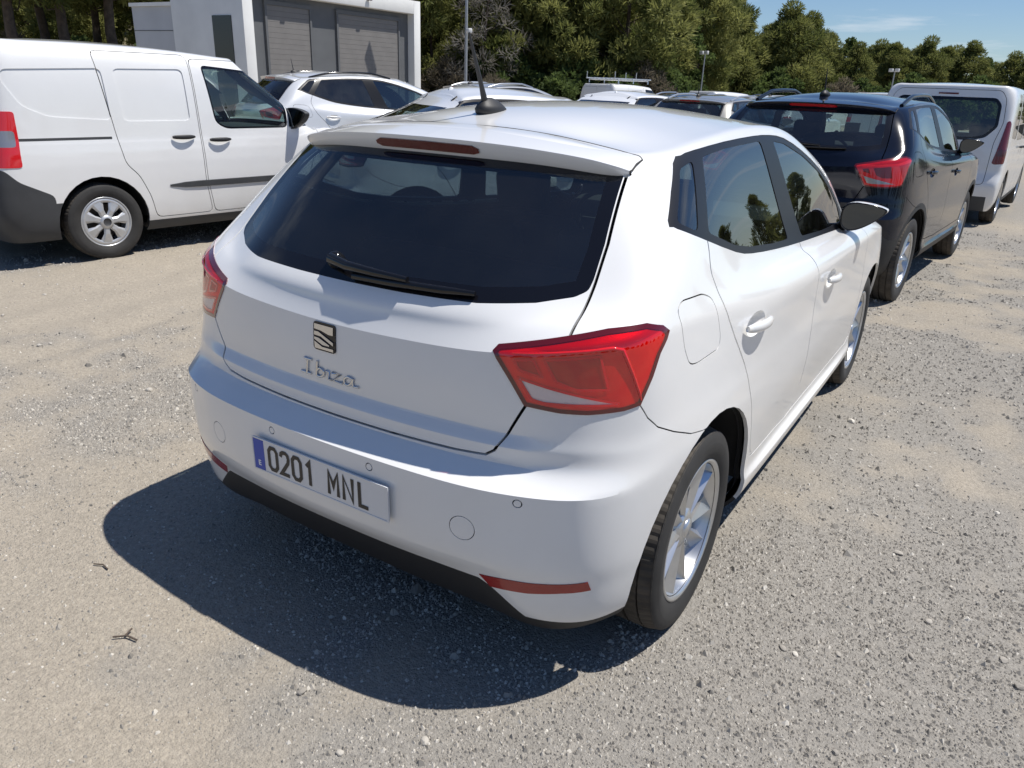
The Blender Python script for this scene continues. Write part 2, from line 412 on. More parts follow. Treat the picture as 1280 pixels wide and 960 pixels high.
    def knife(s, poly, proj, box=None):
        u, v, d = PROJ[proj]; N = len(poly); bm = s.bm
        faces = s._sel(proj, box)
        px = [q[0] for q in poly]; py = [q[1] for q in poly]; lo = (min(px)-.01, min(py)-.01); hi = (max(px)+.01, max(py)+.01)
        act = set()
        for f in faces:
            us = [w.co.dot(u) for w in f.verts]; vs = [w.co.dot(v) for w in f.verts]
            if max(us) >= lo[0] and min(us) <= hi[0] and max(vs) >= lo[1] and min(vs) <= hi[1]: act.add(f)
        for i in range(N):
            a = poly[i-1]; b = poly[i]
            if abs(a[0]-b[0])+abs(a[1]-b[1]) < 1e-6: continue
            x0, x1 = min(a[0], b[0])-1e-4, max(a[0], b[0])+1e-4; y0, y1 = min(a[1], b[1])-1e-4, max(a[1], b[1])+1e-4
            ex, ey = b[0]-a[0], b[1]-a[1]; ln = math.hypot(ex, ey); nx, ny = -ey/ln, ex/ln
            geom = []
            for f in act:
                us = [w.co.dot(u) for w in f.verts]; vs = [w.co.dot(v) for w in f.verts]
                if max(us) < x0 or min(us) > x1 or max(vs) < y0 or min(vs) > y1: continue
                ds = [(p-a[0])*nx+(q-a[1])*ny for p, q in zip(us, vs)]
                if max(ds) > 1e-6 and min(ds) < -1e-6: geom.append(f)
            if not geom: continue
            g = set(geom); es = set(e for f in geom for e in f.edges); vv = set(w for f in geom for w in f.verts)
            no = u*nx+v*ny; co = u*a[0]+v*a[1]
            r = bmesh.ops.bisect_plane(bm, geom=list(g)+list(es)+list(vv), dist=1e-6, plane_co=co, plane_no=no)
            act |= set(x for x in r['geom'] if isinstance(x, bmesh.types.BMFace))
            act = set(f for f in act if f.is_valid)
        return act
    def mark(s, poly, proj, name, box=None, only=None, invert=False):
        u, v, d = PROJ[proj]; fs = s._sel(proj, box); pid = s.pid(name)
        onl = None if only is None else [s.pid(o) for o in only]
        if not fs: return
        C = [f.calc_center_median() for f in fs]
        m = inside(poly, np.array([c.dot(u) for c in C]), np.array([c.dot(v) for c in C]))
        for f, k in zip(fs, m):
            if k != invert and (onl is None or f[s.lay] in onl): f[s.lay] = pid
    def cut(s, poly, proj, name, gap=0.0, border=None, box=None, only=None):
        """panel with outline poly; gap: joint round it; border=(width, name): frame ring inside the outline"""
        if gap > 0:
            o = offset(poly, gap/2); i = offset(poly, -gap/2)
            s.knife(o, proj, box); s.knife(i, proj, box)
            s.mark(o, proj, 'gap', box, only); s.mark(i, proj, name, box, (['gap'] if only is None else ['gap']))
            inner = i
        else:
            s.knife(poly, proj, box); s.mark(poly, proj, name, box, only); inner = poly
        if border:
            b = border[2] if len(border) > 2 else offset(inner, -border[0])
            s.knife(b, proj, box)
            s.mark(inner, proj, border[1], box, [name]); s.mark(b, proj, name, box, [border[1]])
        s.bm.normal_update()
    def normal_at(s, p):
        loc, no, i, d = s.bvh.find_nearest(p)
        if loc is None: return Vector((0, 0, 1))
        poly = s.polys[i]; ws = []; tot = 0
        acc = np.zeros(3)
        for k in poly:
            w = 1.0/(1e-6+float(np.sum((s.me_v[k]-np.array(loc))**2))); acc += s.vn[k]*w
        return Vector(acc).normalized()
    def loop_normal(s, p, fnorm, default):
        """normal for one face corner: across a pressed crease only the facets on this side count"""
        loc, no, i, d = s.bvh.find_nearest(p)
        if loc is None or not any(s.sharp[k] for k in s.polys[i]): return default
        f0 = np.array(fnorm); acc = np.zeros(3); pl = np.array(loc)
        for k in s.polys[i]:
            w = 1.0/(1e-7+float(np.sum((s.me_v[k]-pl)**2))); q = np.zeros(3)
            for a in s.vf[k]:
                if float(s.fn[a] @ f0) > math.cos(R(15)): q += s.fn[a]*s.fa[a]
            l = np.linalg.norm(q); acc += (q/l if l > 1e-12 else f0)*w
        l = np.linalg.norm(acc); return tuple(acc/l) if l > 0 else default
    def part(s, names, obj_name, mats, parent=None, depth=.012, side='both', push=0.0, flange=True):
        """object from panels `names` (list); mats one per name; side: both (mirrored and welded), right, left"""
        ids = {s.pid(n): k for k, n in enumerate(names)}
        vm = {}; V = []; F = []; MI = []; NV = []
        for f in s.bm.faces:
            if f[s.lay] not in ids: continue
            q = []
            for w in f.verts:
                if w not in vm:
                    vm[w] = len(V); n = s.normal_at(w.co); V.append(w.co+n*push); NV.append(n)
                q.append(vm[w])
            F.append(q); MI.append(ids[f[s.lay]])
        if not F: print('EMPTY PART', obj_name, names); return None
        # boundary flange
        ec = {}
        for f in F:
            for a, b in zip(f, f[1:]+f[:1]): ec[frozenset((a, b))] = ec.get(frozenset((a, b)), 0)+1
        nsurf = len(F); FL = []
        if flange and depth > 0:
            low = {}
            for f, mi in list(zip(F, MI)):
                for a, b in zip(f, f[1:]+f[:1]):
                    if ec[frozenset((a, b))] == 1:
                        if side == 'both' and abs(V[a].x) < 1e-5 and abs(V[b].x) < 1e-5: continue
                        for w in (a, b):
                            if w not in low: low[w] = len(V); V.append(V[w]-NV[w]*depth); NV.append(NV[w])
                        FL.append(([b, a, low[a], low[b]], mi))
        faces = F+[x[0] for x in FL]; mis = MI+[x[1] for x in FL]
        def emit(sgns):
            VV = []; FF = []; MM = []; NN = []; isf = []
            for sg in sgns:
                o = len(VV)
                VV += [(v.x*sg, v.y, v.z) for v in V]; NN += [(n.x*sg, n.y, n.z) for n in NV]
                for k, f in enumerate(faces):
                    q = [i+o for i in f]; FF.append(q if sg > 0 else q[::-1]); MM.append(mis[k]); isf.append(k < nsurf)
            me = bpy.data.meshes.new(obj_name); me.from_pydata(VV, [], FF)
            me.polygons.foreach_set('material_index', MM); me.polygons.foreach_set('use_smooth', [True]*len(FF)); me.update()
            cn = []
            for fi, (p, k) in enumerate(zip(me.polygons, isf)):
                for li in range(p.loop_start, p.loop_start+p.loop_total):
                    vi = me.loops[li].vertex_index
                    if not k: cn.append(tuple(p.normal)); continue
                    if push < -.02 or names[0] == 'lamp': cn.append(NN[vi]); continue
                    c = VV[vi]; n_ = p.normal; sg = 1 if fi < len(faces) else sgns[-1]
                    if sgns == (-1,): sg = -1
                    r = s.loop_normal(Vector((c[0]*sg, c[1], c[2])), (n_.x*sg, n_.y, n_.z), None)
                    cn.append(NN[vi] if r is None else (r[0]*sg, r[1], r[2]))
            me.normals_split_custom_set(cn)
            return link(obj_name, me, parent, mats)
        return emit((1, -1) if side == 'both' else ((1,) if side == 'right' else (-1,)))
    def ray(s, p, d):
        loc, no, i, dist = s.bvh.ray_cast(Vector(p), Vector(d).normalized()); return loc
# ------------------------------------------------------------------ hatchback (cage in metres: x right, y forward from the rear bumper, z up)
HATCH = [
 # L0 underside edge
 [(0,.13,.20),(.25,.13,.20),(.46,.14,.20),(.60,.15,.19),(.70,.20,.19),(.76,.30,.19),(.80,.42,.19),(.82,.67,.19),(.82,1.0,.19),(.82,1.4,.19),(.82,1.95,.19),(.82,2.8,.19),(.81,3.24,.19),(.77,3.6,.2),(.6,3.78,.2),(.35,3.86,.2),(0,3.9,.2)],
 # L1
 [(0,.095,.265),(.25,.095,.265),(.46,.10,.265),(.61,.108,.255),(.735,.172,.25),(.797,.275,.25),(.832,.42,.25),(.858,.67,.25),(.872,1.0,.25),(.874,1.4,.25),(.874,1.95,.25),(.872,2.8,.25),(.855,3.24,.25),(.82,3.6,.25),(.66,3.84,.25),(.38,3.95,.25),(0,4.0,.25)],
 # L2
 [(0,.028,.36),(.25,.034,.36),(.46,.055,.36),(.61,.088,.36),(.74,.150,.36),(.812,.265,.36),(.848,.42,.36),(.872,.67,.345),(.884,1.0,.318),(.890,1.4,.312),(.890,1.95,.312),(.886,2.8,.312),(.875,3.24,.36),(.84,3.6,.36),(.68,3.87,.36),(.38,3.99,.36),(0,4.04,.36)],
 # L3
 [(0,-.004,.42),(.25,.004,.42),(.46,.030,.42),(.61,.070,.42),(.742,.138,.42),(.817,.258,.42),(.852,.42,.42),(.876,.67,.42),(.880,1.0,.37),(.873,1.4,.350),(.872,1.95,.350),(.875,2.8,.352),(.88,3.24,.43),(.845,3.6,.43),(.69,3.87,.43),(.38,4.0,.43),(0,4.05,.43)],
 # L4
 [(0,-.008,.52),(.25,-.002,.52),(.46,.022,.52),(.61,.064,.52),(.744,.134,.52),(.820,.256,.52),(.856,.42,.52),(.879,.67,.52),(.886,1.0,.52),(.886,1.4,.52),(.885,1.95,.52),(.882,2.8,.52),(.882,3.24,.52),(.85,3.6,.52),(.69,3.87,.52),(.38,4.0,.52),(0,4.05,.52)],
 # L5 bumper shelf edge (crease)
 [(0,-.008,.626),(.25,-.001,.626),(.46,.020,.626),(.61,.058,.628),(.742,.132,.628),(.820,.258,.63),(.857,.42,.635),(.880,.67,.64),(.886,1.0,.63),(.885,1.4,.62),(.884,1.95,.62),(.88,2.8,.62),(.883,3.24,.64),(.85,3.6,.63),(.68,3.87,.62),(.38,3.99,.62),(0,4.03,.62)],
 # L6 shelf inner
 [(0,.062,.668),(.25,.070,.668),(.46,.094,.668),(.61,.122,.672),(.732,.174,.68),(.814,.272,.68),(.853,.42,.69),(.876,.67,.69),(.882,1.0,.68),(.882,1.4,.67),(.882,1.95,.67),(.878,2.8,.67),(.88,3.24,.69),(.845,3.6,.68),(.66,3.86,.66),(.38,3.97,.66),(0,4.01,.66)],
 # L7 tailgate lip
 [(0,.058,.715),(.25,.066,.715),(.46,.092,.715),(.61,.125,.718),(.726,.180,.725),(.808,.276,.725),(.848,.42,.74),(.870,.67,.74),(.878,1.0,.73),(.878,1.4,.72),(.879,1.95,.72),(.876,2.8,.72),(.876,3.24,.74),(.84,3.6,.73),(.64,3.86,.69),(.38,3.96,.69),(0,4.0,.69)],
 # L8 tuck above lip
 [(0,.082,.745),(.25,.090,.745),(.46,.114,.745),(.61,.138,.755),(.720,.186,.765),(.802,.280,.765),(.842,.42,.79),(.862,.67,.79),(.872,1.0,.78),(.873,1.4,.78),(.875,1.95,.78),(.874,2.8,.78),(.87,3.24,.79),(.832,3.6,.78),(.62,3.86,.72),(.36,3.95,.72),(0,3.98,.72)],
 # L9 tailgate face
 [(0,.074,.845),(.25,.083,.845),(.46,.106,.845),(.61,.142,.85),(.712,.196,.86),(.796,.286,.86),(.832,.42,.88),(.850,.67,.885),(.864,1.0,.88),(.870,1.4,.885),(.873,1.95,.89),(.872,2.8,.885),(.862,3.24,.88),(.81,3.6,.84),(.60,3.85,.74),(.34,3.94,.74),(0,3.97,.74)],
 # L10 tailgate crease and shoulder
 [(0,.078,.932),(.25,.088,.936),(.46,.110,.946),(.60,.150,.966),(.706,.210,.985),(.782,.296,.995),(.816,.42,1.0),(.834,.67,.99),(.850,1.0,.965),(.857,1.4,.945),(.857,1.95,.93),(.85,2.8,.92),(.81,3.22,.93),(.74,3.52,.89),(.56,3.75,.82),(.30,3.85,.80),(0,3.88,.80)],
 # L11
 [(0,.104,.984),(.25,.117,.987),(.45,.148,.995),(.595,.21,1.018),(.693,.275,1.035),(.765,.348,1.05),(.797,.46,1.065),(.808,.70,1.055),(.815,1.04,1.018),(.815,1.42,.99),(.812,2.0,.965),(.80,2.82,.945),(.73,3.12,.955),(.62,3.35,.94),(.46,3.52,.91),(.24,3.6,.90),(0,3.62,.90)],
 # L12 window base / belt
 [(0,.132,1.036),(.25,.146,1.038),(.44,.184,1.044),(.585,.275,1.06),(.676,.340,1.085),(.742,.408,1.11),(.772,.52,1.13),(.778,.74,1.125),(.780,1.1,1.065),(.775,1.48,1.03),(.770,2.08,1.0),(.745,2.86,.968),(.66,2.98,.985),(.50,3.05,1.0),(.33,3.09,1.005),(.17,3.11,1.005),(0,3.12,1.005)],
 # L13 mid glass
 [(0,.300,1.195),(.23,.312,1.197),(.41,.345,1.202),(.555,.415,1.21),(.640,.468,1.22),(.694,.528,1.23),(.720,.63,1.24),(.724,.80,1.24),(.717,1.1,1.22),(.708,1.44,1.205),(.706,2.02,1.195),(.692,2.58,1.178),(.61,2.70,1.19),(.47,2.77,1.2),(.31,2.805,1.205),(.16,2.82,1.205),(0,2.825,1.205)],
 # L14 glass top
 [(0,.492,1.362),(.22,.500,1.362),(.39,.525,1.360),(.525,.572,1.352),(.597,.628,1.352),(.630,.70,1.358),(.643,.78,1.366),(.646,.92,1.378),(.643,1.15,1.389),(.638,1.44,1.396),(.637,1.86,1.388),(.636,2.22,1.332),(.55,2.32,1.346),(.42,2.38,1.354),(.28,2.415,1.36),(.14,2.43,1.362),(0,2.435,1.363)],
 # L15 roof edge
 [(0,.565,1.413),(.22,.572,1.411),(.385,.594,1.402),(.495,.636,1.384),(.552,.70,1.379),(.575,.77,1.387),(.582,.86,1.397),(.583,1.0,1.410),(.581,1.2,1.422),(.577,1.45,1.432),(.572,1.84,1.424),(.56,2.08,1.402),(.49,2.16,1.408),(.38,2.22,1.416),(.25,2.255,1.421),(.13,2.27,1.424),(0,2.275,1.425)],
]
HATCH_CREASES = [(5,0,4,1.0),(5,4,5,.8),(5,5,6,.35),(2,8,11,.7),(3,8,11,.4),(6,0,3,.85),(7,0,3,.7),(8,0,3,.6),(10,0,4,1.0),(10,4,7,.55),(10,7,8,.35),(9,9,11,.55),(9,11,13,.5)]
# ------------------------------------------------------------------ wheels, seats and fittings shared by the cars
_cache = {}
def tyre_mesh(Rt, w, rr):
    k = ('tyre', Rt, w, rr)
    if k in _cache: return _cache[k]
    b = MB(); h = w/2; m = (rr+Rt)/2
    for sg in (1, -1):
        pr = [(sg*h*.80, rr-.012), (sg*h*.86, rr+.004), (sg*h*.93, rr+.012), (sg*h*.99, m-.008), (sg*h*1.0, m+.006), (sg*h*.995, m+.009), (sg*h*.97, Rt-.030), (sg*h*.93, Rt-.016), (sg*h*.87, Rt-.0085)]
        b.lathe(pr if sg < 0 else pr[::-1], 72, 0)
    b.lathe([(-h*.9, Rt-.011), (h*.9, Rt-.011)], 72, 1)
    # shoulder lugs with slots, two centre ribs
    N = 192
    def rib(x0, x1, slots, r0, r1):
        vs = []; fs = []
        rad = [(-.0022 if (slots and k % 3 == 0) else 0) for k in range(N)]
        for k in range(N):
            t = 2*math.pi*k/N; c, s_ = math.cos(t), math.sin(t)
            for x, r in ((x0, Rt-.012), (x0, r0+rad[k]), (x1, r1+rad[k]), (x1, Rt-.012)): vs.append((x, r*c, r*s_))
        for k in range(N):
            a = k*4; c = ((k+1) % N)*4
            for j in range(3): fs.append((a+j, c+j, c+j+1, a+j+1))
        b.add(vs, fs, 1, False)
    rib(h*.52, h*.90, True, Rt-.001, Rt-.011); rib(-h*.90, -h*.52, True, Rt-.011, Rt-.001)
    rib(h*.06, h*.46, True, Rt, Rt-.0005); rib(-h*.46, -h*.06, True, Rt-.0005, Rt)
    _cache[k] = b.mesh('wheel'); return _cache[k]
def rim_mesh(style, w, rr):
    k = ('rim', style, w, rr)
    if k in _cache: return _cache[k]
    b = MB(); h = w/2
    b.lathe([(h*.86, rr+.004), (h*.90, rr+.005), (h*.90, rr-.004), (h*.80, rr-.010), (h*.66, rr-.014), (h*.2, rr-.03), (-h*.8, rr-.03)][::-1], 72, 0)
    if style == 'pairs':
        xo, xi = h*.72, h*.60
        for i in range(5):
            for s_ in (-1, 1):
                a = 2*math.pi*i/5+s_*.305
                ca, sa = math.cos(a), math.sin(a); a0 = 2*math.pi*i/5+s_*.36; c0, s0 = math.cos(a0), math.sin(a0)
                def P(r, t, x, c=ca, s1=sa): return (x, r*c-t*s1, r*s1+t*c)
                r0, r1 = .030, rr-.006
                w0, w1 = .0125, .032
                k1 = -s_*.006
                v = [P(r0, -w0, xi-.004), P(r0, k1, xi+.004), P(r0, w0, xi-.004), P(r1, -w1, xo-.022), P(r1, k1*2, xo+.004), P(r1, w1, xo-.022),
                     P(r0, -w0, xi-.04), P(r0, w0, xi-.04), P(r1, -w1, xo-.05), P(r1, w1, xo-.05)]
                b.add(v, [(0, 3, 4, 1), (1, 4, 5, 2), (0, 6, 8, 3), (2, 5, 9, 7), (6, 7, 9, 8)], 0)
        b.lathe([(xi-.03, .066), (xi+.002, .060), (xi+.008, .036), (xi+.008, 0.0005)][::1], 30, 0)
        b.lathe([(xi+.008, .031), (xi+.014, .029), (xi+.016, .0005)], 30, 1)
        for i in range(5):
            a = 2*math.pi*(i+.5)/5; b.lathe([(xi-.01, .006), (xi+.004, .006), (xi+.004, .0005)], 10, 1, c=(0, .048*math.cos(a), .048*math.sin(a)))
    elif style == 'cover':
        xo, xi = h*.86, h*.95
        b.lathe([(xo-.012, rr-.005), (xo, rr-.012), (xo+.003, rr-.03), (xo-.004, rr-.042)], 72, 0)
        b.lathe([(xi-.02, .062), (xi+.004, .055), (xi+.008, .034)], 36, 0); b.lathe([(xi+.008, .034), (xi+.003, .030), (xi+.004, .0005)], 30, 1)
        for i in range(7):
            a = 2*math.pi*i/7; ca, sa = math.cos(a), math.sin(a)
            def P(r, t, x): return (x, r*ca-t*sa, r*sa+t*ca)
            r0, rm, r1 = .050, .10, rr-.033
            v = []
            for r, ww, x in ((r0, .026, xi), (rm, .027, xi+.004), (r1, .058, xo+.002)):
                v += [P(r, -ww, x-.012), P(r, -ww*.55, x), P(r, ww*.55, x), P(r, ww, x-.012)]
            f = [(j*4+q, (j+1)*4+q, (j+1)*4+q+1, j*4+q+1) for j in range(2) for q in range(3)]
            b.add(v, f, 0)
    else:                                                   # ten plain spokes
        xo, xi = h*.72, h*.6
        for i in range(10):
            a = 2*math.pi*i/10; ca, sa = math.cos(a), math.sin(a)
            def P(r, t, x): return (x, r*ca-t*sa, r*sa+t*ca)
            v = [P(.03, -.012, xi), P(.03, .012, xi), P(rr-.006, .02, xo), P(rr-.006, -.02, xo), P(.03, -.016, xi-.03), P(.03, .016, xi-.03), P(rr-.006, .026, xo-.03), P(rr-.006, -.026, xo-.03)]
            b.add(v, [(0, 3, 2, 1), (0, 4, 7, 3), (1, 2, 6, 5)], 0)
        b.lathe([(xi-.03, .06), (xi+.002, .05), (xi+.006, .0005)], 24, 0)
    _cache[k] = b.mesh('rim'); return _cache[k]
def disc_mesh(w, rr):
    k = ('disc', w, rr)
    if k not in _cache:
        b = MB(); h = w/2
        b.lathe([(h*.10, rr*.72), (h*.10, .05)][::-1], 40, 0); b.lathe([(-h*.3, rr*.99), (-h*.28, .02)][::-1], 40, 1)
        b.box((h*.06, -rr*.55, .06), (.05, .07, .13), 1); _cache[k] = b.mesh('brake_disc')
    return _cache[k]
def wheel(parent, x, y, Rt, w, rr, style='pairs', left=False, spin=0.0, zc=None):
    tm = tyre_mesh(Rt, w, rr)
    if not tm.materials: tm.materials.append(MT['rubber']); tm.materials.append(MT['tread'])
    o = link('wheel', tm, parent); o.location = (-x+w/2 if left else x-w/2, y, Rt-.006 if zc is None else zc)
    o.rotation_euler = (spin, 0, math.pi if left else 0)
    rm = rim_mesh(style, w, rr)
    if not rm.materials:
        for m in ((MT['cap'], MT['gplastic']) if style == 'cover' else (MT['alloy'], MT['alloy'])): rm.materials.append(m)
    link('rim', rm, o)
    dm = disc_mesh(w, rr)
    if not dm.materials: dm.materials.append(MT['disc']); dm.materials.append(MT['under'])
    link('brake_disc', dm, o)
    return o
def bowl(parent, sh, y, z, ry, rz, depth, m, left):
    """hollow behind a door handle, set into the cut-out in the door skin"""
    n, k = 28, 6; vs = []; fs = []
    for j in range(k+1):
        q = 1-j/k
        for i in range(n):
            t = 2*math.pi*i/n; yy, zz = y+ry*q*math.cos(t), z+rz*q*math.sin(t)
            h = sh.ray((2, yy, zz), (-1, 0, 0)); x = (h.x if h else .85)-depth*(1-q*q)-.0005
            vs.append((-x if left else x, yy, zz))
    for j in range(k):
        for i in range(n):
            q = (j*n+i, j*n+(i+1) % n, (j+1)*n+(i+1) % n, (j+1)*n+i); fs.append(q[::-1] if left else q)
    return raw('handle_recess', vs, fs, m, parent, True)
def grip(parent, sh, y, z, ln, hgt, out, m, left, slope=0.0):
    """pull handle: a tapered bar bowed away from the door"""
    N = 14; K = 10; vs = []; fs = []
    for i in range(N+1):
        t = i/N; yy = y+ln*(t-.5); zz = z+slope*(t-.5)
        h = sh.ray((2, yy, zz), (-1, 0, 0)); x0 = h.x if h else .86
        e = math.sin(math.pi*t)**.45; bow = out*(math.sin(math.pi*(.08+.84*t))**.5)
        hh = hgt*(.55+.45*e)*(1.0 if t < .75 else 1.0-.25*(t-.75)/.25); th = .011
        for k in range(K):
            a = 2*math.pi*k/K
            x = x0+bow+th*math.cos(a)*(.6+.4*e)-.004; zk = zz+hh/2*math.sin(a)
            vs.append((-x if left else x, yy, zk))
    for i in range(N):
        for k in range(K):
            q = (i*K+k, (i+1)*K+k, (i+1)*K+(k+1) % K, i*K+(k+1) % K); fs.append(q if left else q[::-1])
    fs.append(tuple(range(K)) if not left else tuple(range(K))[::-1]); e = N*K
    fs.append(tuple(range(e, e+K))[::-1] if not left else tuple(range(e, e+K)))
    return raw('handle', vs, fs, m, parent, True)
def superell(c, d, p=2.6, nu=24, nv=14, fn=None):
    vs = []; fs = []
    sp = lambda v: math.copysign(abs(v)**(2/p), v)
    for j in range(nv+1):
        b = -math.pi/2+math.pi*j/nv
        for i in range(nu):
            a = 2*math.pi*i/nu
            q = Vector((d[0]*sp(math.cos(b))*sp(math.cos(a)), d[1]*sp(math.cos(b))*sp(math.sin(a)), d[2]*sp(math.sin(b))))
            if fn: q = fn(q)
            vs.append(q+Vector(c))
    for j in range(nv):
        for i in range(nu): fs.append((j*nu+i, j*nu+(i+1) % nu, (j+1)*nu+(i+1) % nu, (j+1)*nu+i))
    return vs, fs
def door_mirror(parent, x0, x1, y, z0, z1, shellmat, left, label=None):
    """housing with a flat rear opening, black rim, glass and foot on the door"""
    sg = -1 if left else 1; cx, cz = (x0+x1)/2, (z0+z1)/2; dx, dz = (x1-x0)/2, (z1-z0)/2
    def mz(u, w):                      # top edge falls a little, bottom edge rises to the outer tip
        hi = 1.0-.30*max(0, (u+1)/2)**1.5; lo = -1.0+1.25*max(0, (u+.6)/1.6)**1.6
        return lo+(hi-lo)*(w+1)/2
    def shape(q):
        u = q.x/dx
        return Vector((q.x, q.y*(1-.25*max(0, u)), mz(u, q.z/dz)*dz))
    vs, fs = superell((0, 0, 0), (dx, .085, dz), 2.8, 28, 16, shape)
    V = []
    for v in vs:
        yy = max(v.y, -.028); V.append((sg*(cx+v.x), y+yy+.03*(v.x/dx), cz+v.z))
    lower = [1 if (sum(vs[i].z for i in f)/4 < -dz*.35) else 0 for f in fs]
    me = bpy.data.meshes.new('door_mirror'); me.from_pydata(V, [], [f if sg > 0 else f[::-1] for f in fs])
    me.polygons.foreach_set('material_index', lower); me.polygons.foreach_set('use_smooth', [True]*len(fs)); me.update(); me.set_sharp_from_angle(angle=R(50))
    o = link('door_mirror', me, parent, (shellmat, MT['gloss']))
    ring = []
    n = 28
    def P(t, k, yy):
        c, s_ = math.cos(t), math.sin(t); sp = lambda v: math.copysign(abs(v)**(2/3.0), v)
        u = sp(c)*k
        return (sg*(cx+dx*u), y+yy+.03*u, cz+dz*mz(u, k*sp(s_)))
    vs2 = [P(2*math.pi*i/n, .985, -.026) for i in range(n)]+[P(2*math.pi*i/n, .93, -.036) for i in range(n)]+[P(2*math.pi*i/n, .88, -.031) for i in range(n)]
    fs2 = [(j*n+i, j*n+(i+1) % n, (j+1)*n+(i+1) % n, (j+1)*n+i) for j in range(2) for i in range(n)]
    raw('mirror_rim', vs2, [f if sg > 0 else f[::-1] for f in fs2], MT['gloss'], o, True)
    raw('mirror_glass', [P(2*math.pi*i/n, .89, -.0315) for i in range(n)], [tuple(range(n)) if sg > 0 else tuple(range(n))[::-1]], MT['mirror'], o)
    b = MB(); b.tube([(sg*(x0+.03), y+.02, z0+.03), (sg*(x0-.03), y+.03, z0-.005), (sg*(x0-.08), y+.04, z0-.02)], [.026, .022, .03], 10); b.build('mirror_foot', MT['gloss'], o)
    return o
def seats(parent, y_front, y_rear, zf=.45, zt=1.12, xs=.36, rear=True, mtl='seat'):
    for sg in (-1, 1):
        b = MB()
        b.box((sg*xs, y_front+.25, zf), (.50, .52, .16)); 
        b.box((0, 0, 0), (.48, .13, zt-zf-.12), mtx=Matrix.Translation((sg*xs, y_front-.06, (zf+zt)/2-.03)) @ Matrix.Rotation(R(14), 4, 'X'))
        o = b.build('front_seat', MT[mtl], parent, bevel=.05)
        h = MB(); h.box((0, 0, 0), (.25, .09, .17), mtx=Matrix.Translation((sg*xs, y_front-.17, zt+.02)) @ Matrix.Rotation(R(10), 4, 'X'))
        h.build('headrest', MT[mtl], o, bevel=.035)
    if rear:
        b = MB(); b.box((0, y_rear+.25, zf), (1.22, .5, .15)); b.box((0, 0, 0), (1.22, .14, zt-zf-.14), mtx=Matrix.Translation((0, y_rear-.06, (zf+zt)/2-.04)) @ Matrix.Rotation(R(16), 4, 'X'))
        o = b.build('rear_bench', MT[mtl], parent, bevel=.05)
        for x in (-.40, 0, .40):
            h = MB(); h.box((0, 0, 0), (.25, .08, .13), mtx=Matrix.Translation((x, y_rear-.16, zt-.03)) @ Matrix.Rotation(R(12), 4, 'X')); h.build('headrest', MT[mtl], o, bevel=.03)
def dash(parent, y, z, wd=1.36, x_wheel=-.36):
    b = MB(); b.box((0, y+.2, z-.20), (wd, .5, .34)); o = b.build('dashboard', MT['dark_in'], parent, bevel=.06)
    s_ = MB(); pts = [(x_wheel+.185*math.cos(t), y-.16-.07*math.sin(t), z-.14+.17*math.sin(t)) for t in [2*math.pi*k/28 for k in range(29)]]
    s_.tube(pts, .014, 8, caps=False); s_.box((x_wheel, y-.13, z-.15), (.14, .05, .10)); s_.box((x_wheel, y-.14, z-.14), (.34, .02, .03)); s_.build('steering_wheel', MT['dark_in'], o, autosmooth=40)
def text_mesh(s, size, depth=.001, bold=0.0, space=1.0):
    cu = bpy.data.curves.new('t', 'FONT'); cu.body = s; cu.size = size; cu.extrude = depth; cu.offset = bold; cu.align_x = 'CENTER'; cu.align_y = 'CENTER'; cu.space_character = space
    o = bpy.data.objects.new('t', cu); COL.objects.link(o); bpy.context.view_layer.update()
    me = bpy.data.meshes.new_from_object(o.evaluated_get(bpy.context.evaluated_depsgraph_get())); bpy.data.objects.remove(o); bpy.data.curves.remove(cu)
    return me
def wells(parent, ys, Rw, zc, x0, sh):
    for y in ys:
        for sg in (1, -1):
            b = MB(); n = 20; vs = []; fs = []
            for i in range(n+1):
                t = math.pi*i/n
                hh = sh.ray((2, y+Rw*math.cos(t), zc+Rw*math.sin(t)), (-1, 0, 0)); x1 = max(x0+.02, (hh.x if hh else .7)-.022)
                for x in (x0, x1): vs.append((sg*x, y+Rw*math.cos(t), zc+Rw*math.sin(t)))
            for i in range(n): fs.append((2*i, 2*i+1, 2*i+3, 2*i+2))
            b.add(vs, fs, 0, True); b.add([vs[2*i] for i in range(n+1)], [tuple(range(n+1))], 0)
            b.build('wheel_well', MT['under'], parent)
# side outlines (y, z); rear outlines (x, z); corner outlines (u, z)
def cor(p): return (p[0]*.8+p[1]*.6, p[2])
DLO = [(.725,1.357),(.79,1.374),(.882,1.384),(1.142,1.397),(1.45,1.403),(1.66,1.400),(1.85,1.383),(2.09,1.328),(2.376,1.240),(2.62,1.135),(2.80,1.02),(2.81,.965),(2.74,.95),(2.27,.977),(1.806,1.006),(1.452,1.033),(1.142,1.066),(.968,1.097),(.72,1.166),(.60,1.203),(.566,1.216),(.560,1.232)]
Q_GLASS = [(.742,1.345),(.838,1.360),(.690,1.192),(.59,1.225)]
R_GLASS = [(.915,1.366),(1.14,1.379),(1.53,1.385),(1.655,1.040),(1.452,1.053),(1.142,1.087),(.98,1.116),(.765,1.180)]
F_GLASS = [(1.69,1.379),(1.84,1.364),(2.09,1.308),(2.36,1.225),(2.58,1.13),(2.72,1.04),(2.73,.975),(2.27,.994),(1.865,1.022)]
RDOOR = [(.755,1.22),(.725,1.14),(.700,1.095),(.703,1.060),(.727,.991),(.80,.890),(.895,.785),(.95,.700),(1.0,.61),(1.065,.47),(1.11,.405),(1.15,.385),(1.45,.370),(1.735,.363),(1.748,.46),(1.765,.60),(1.785,.775),(1.787,.87),(1.775,.93),(1.79,.99),(1.815,1.05)]
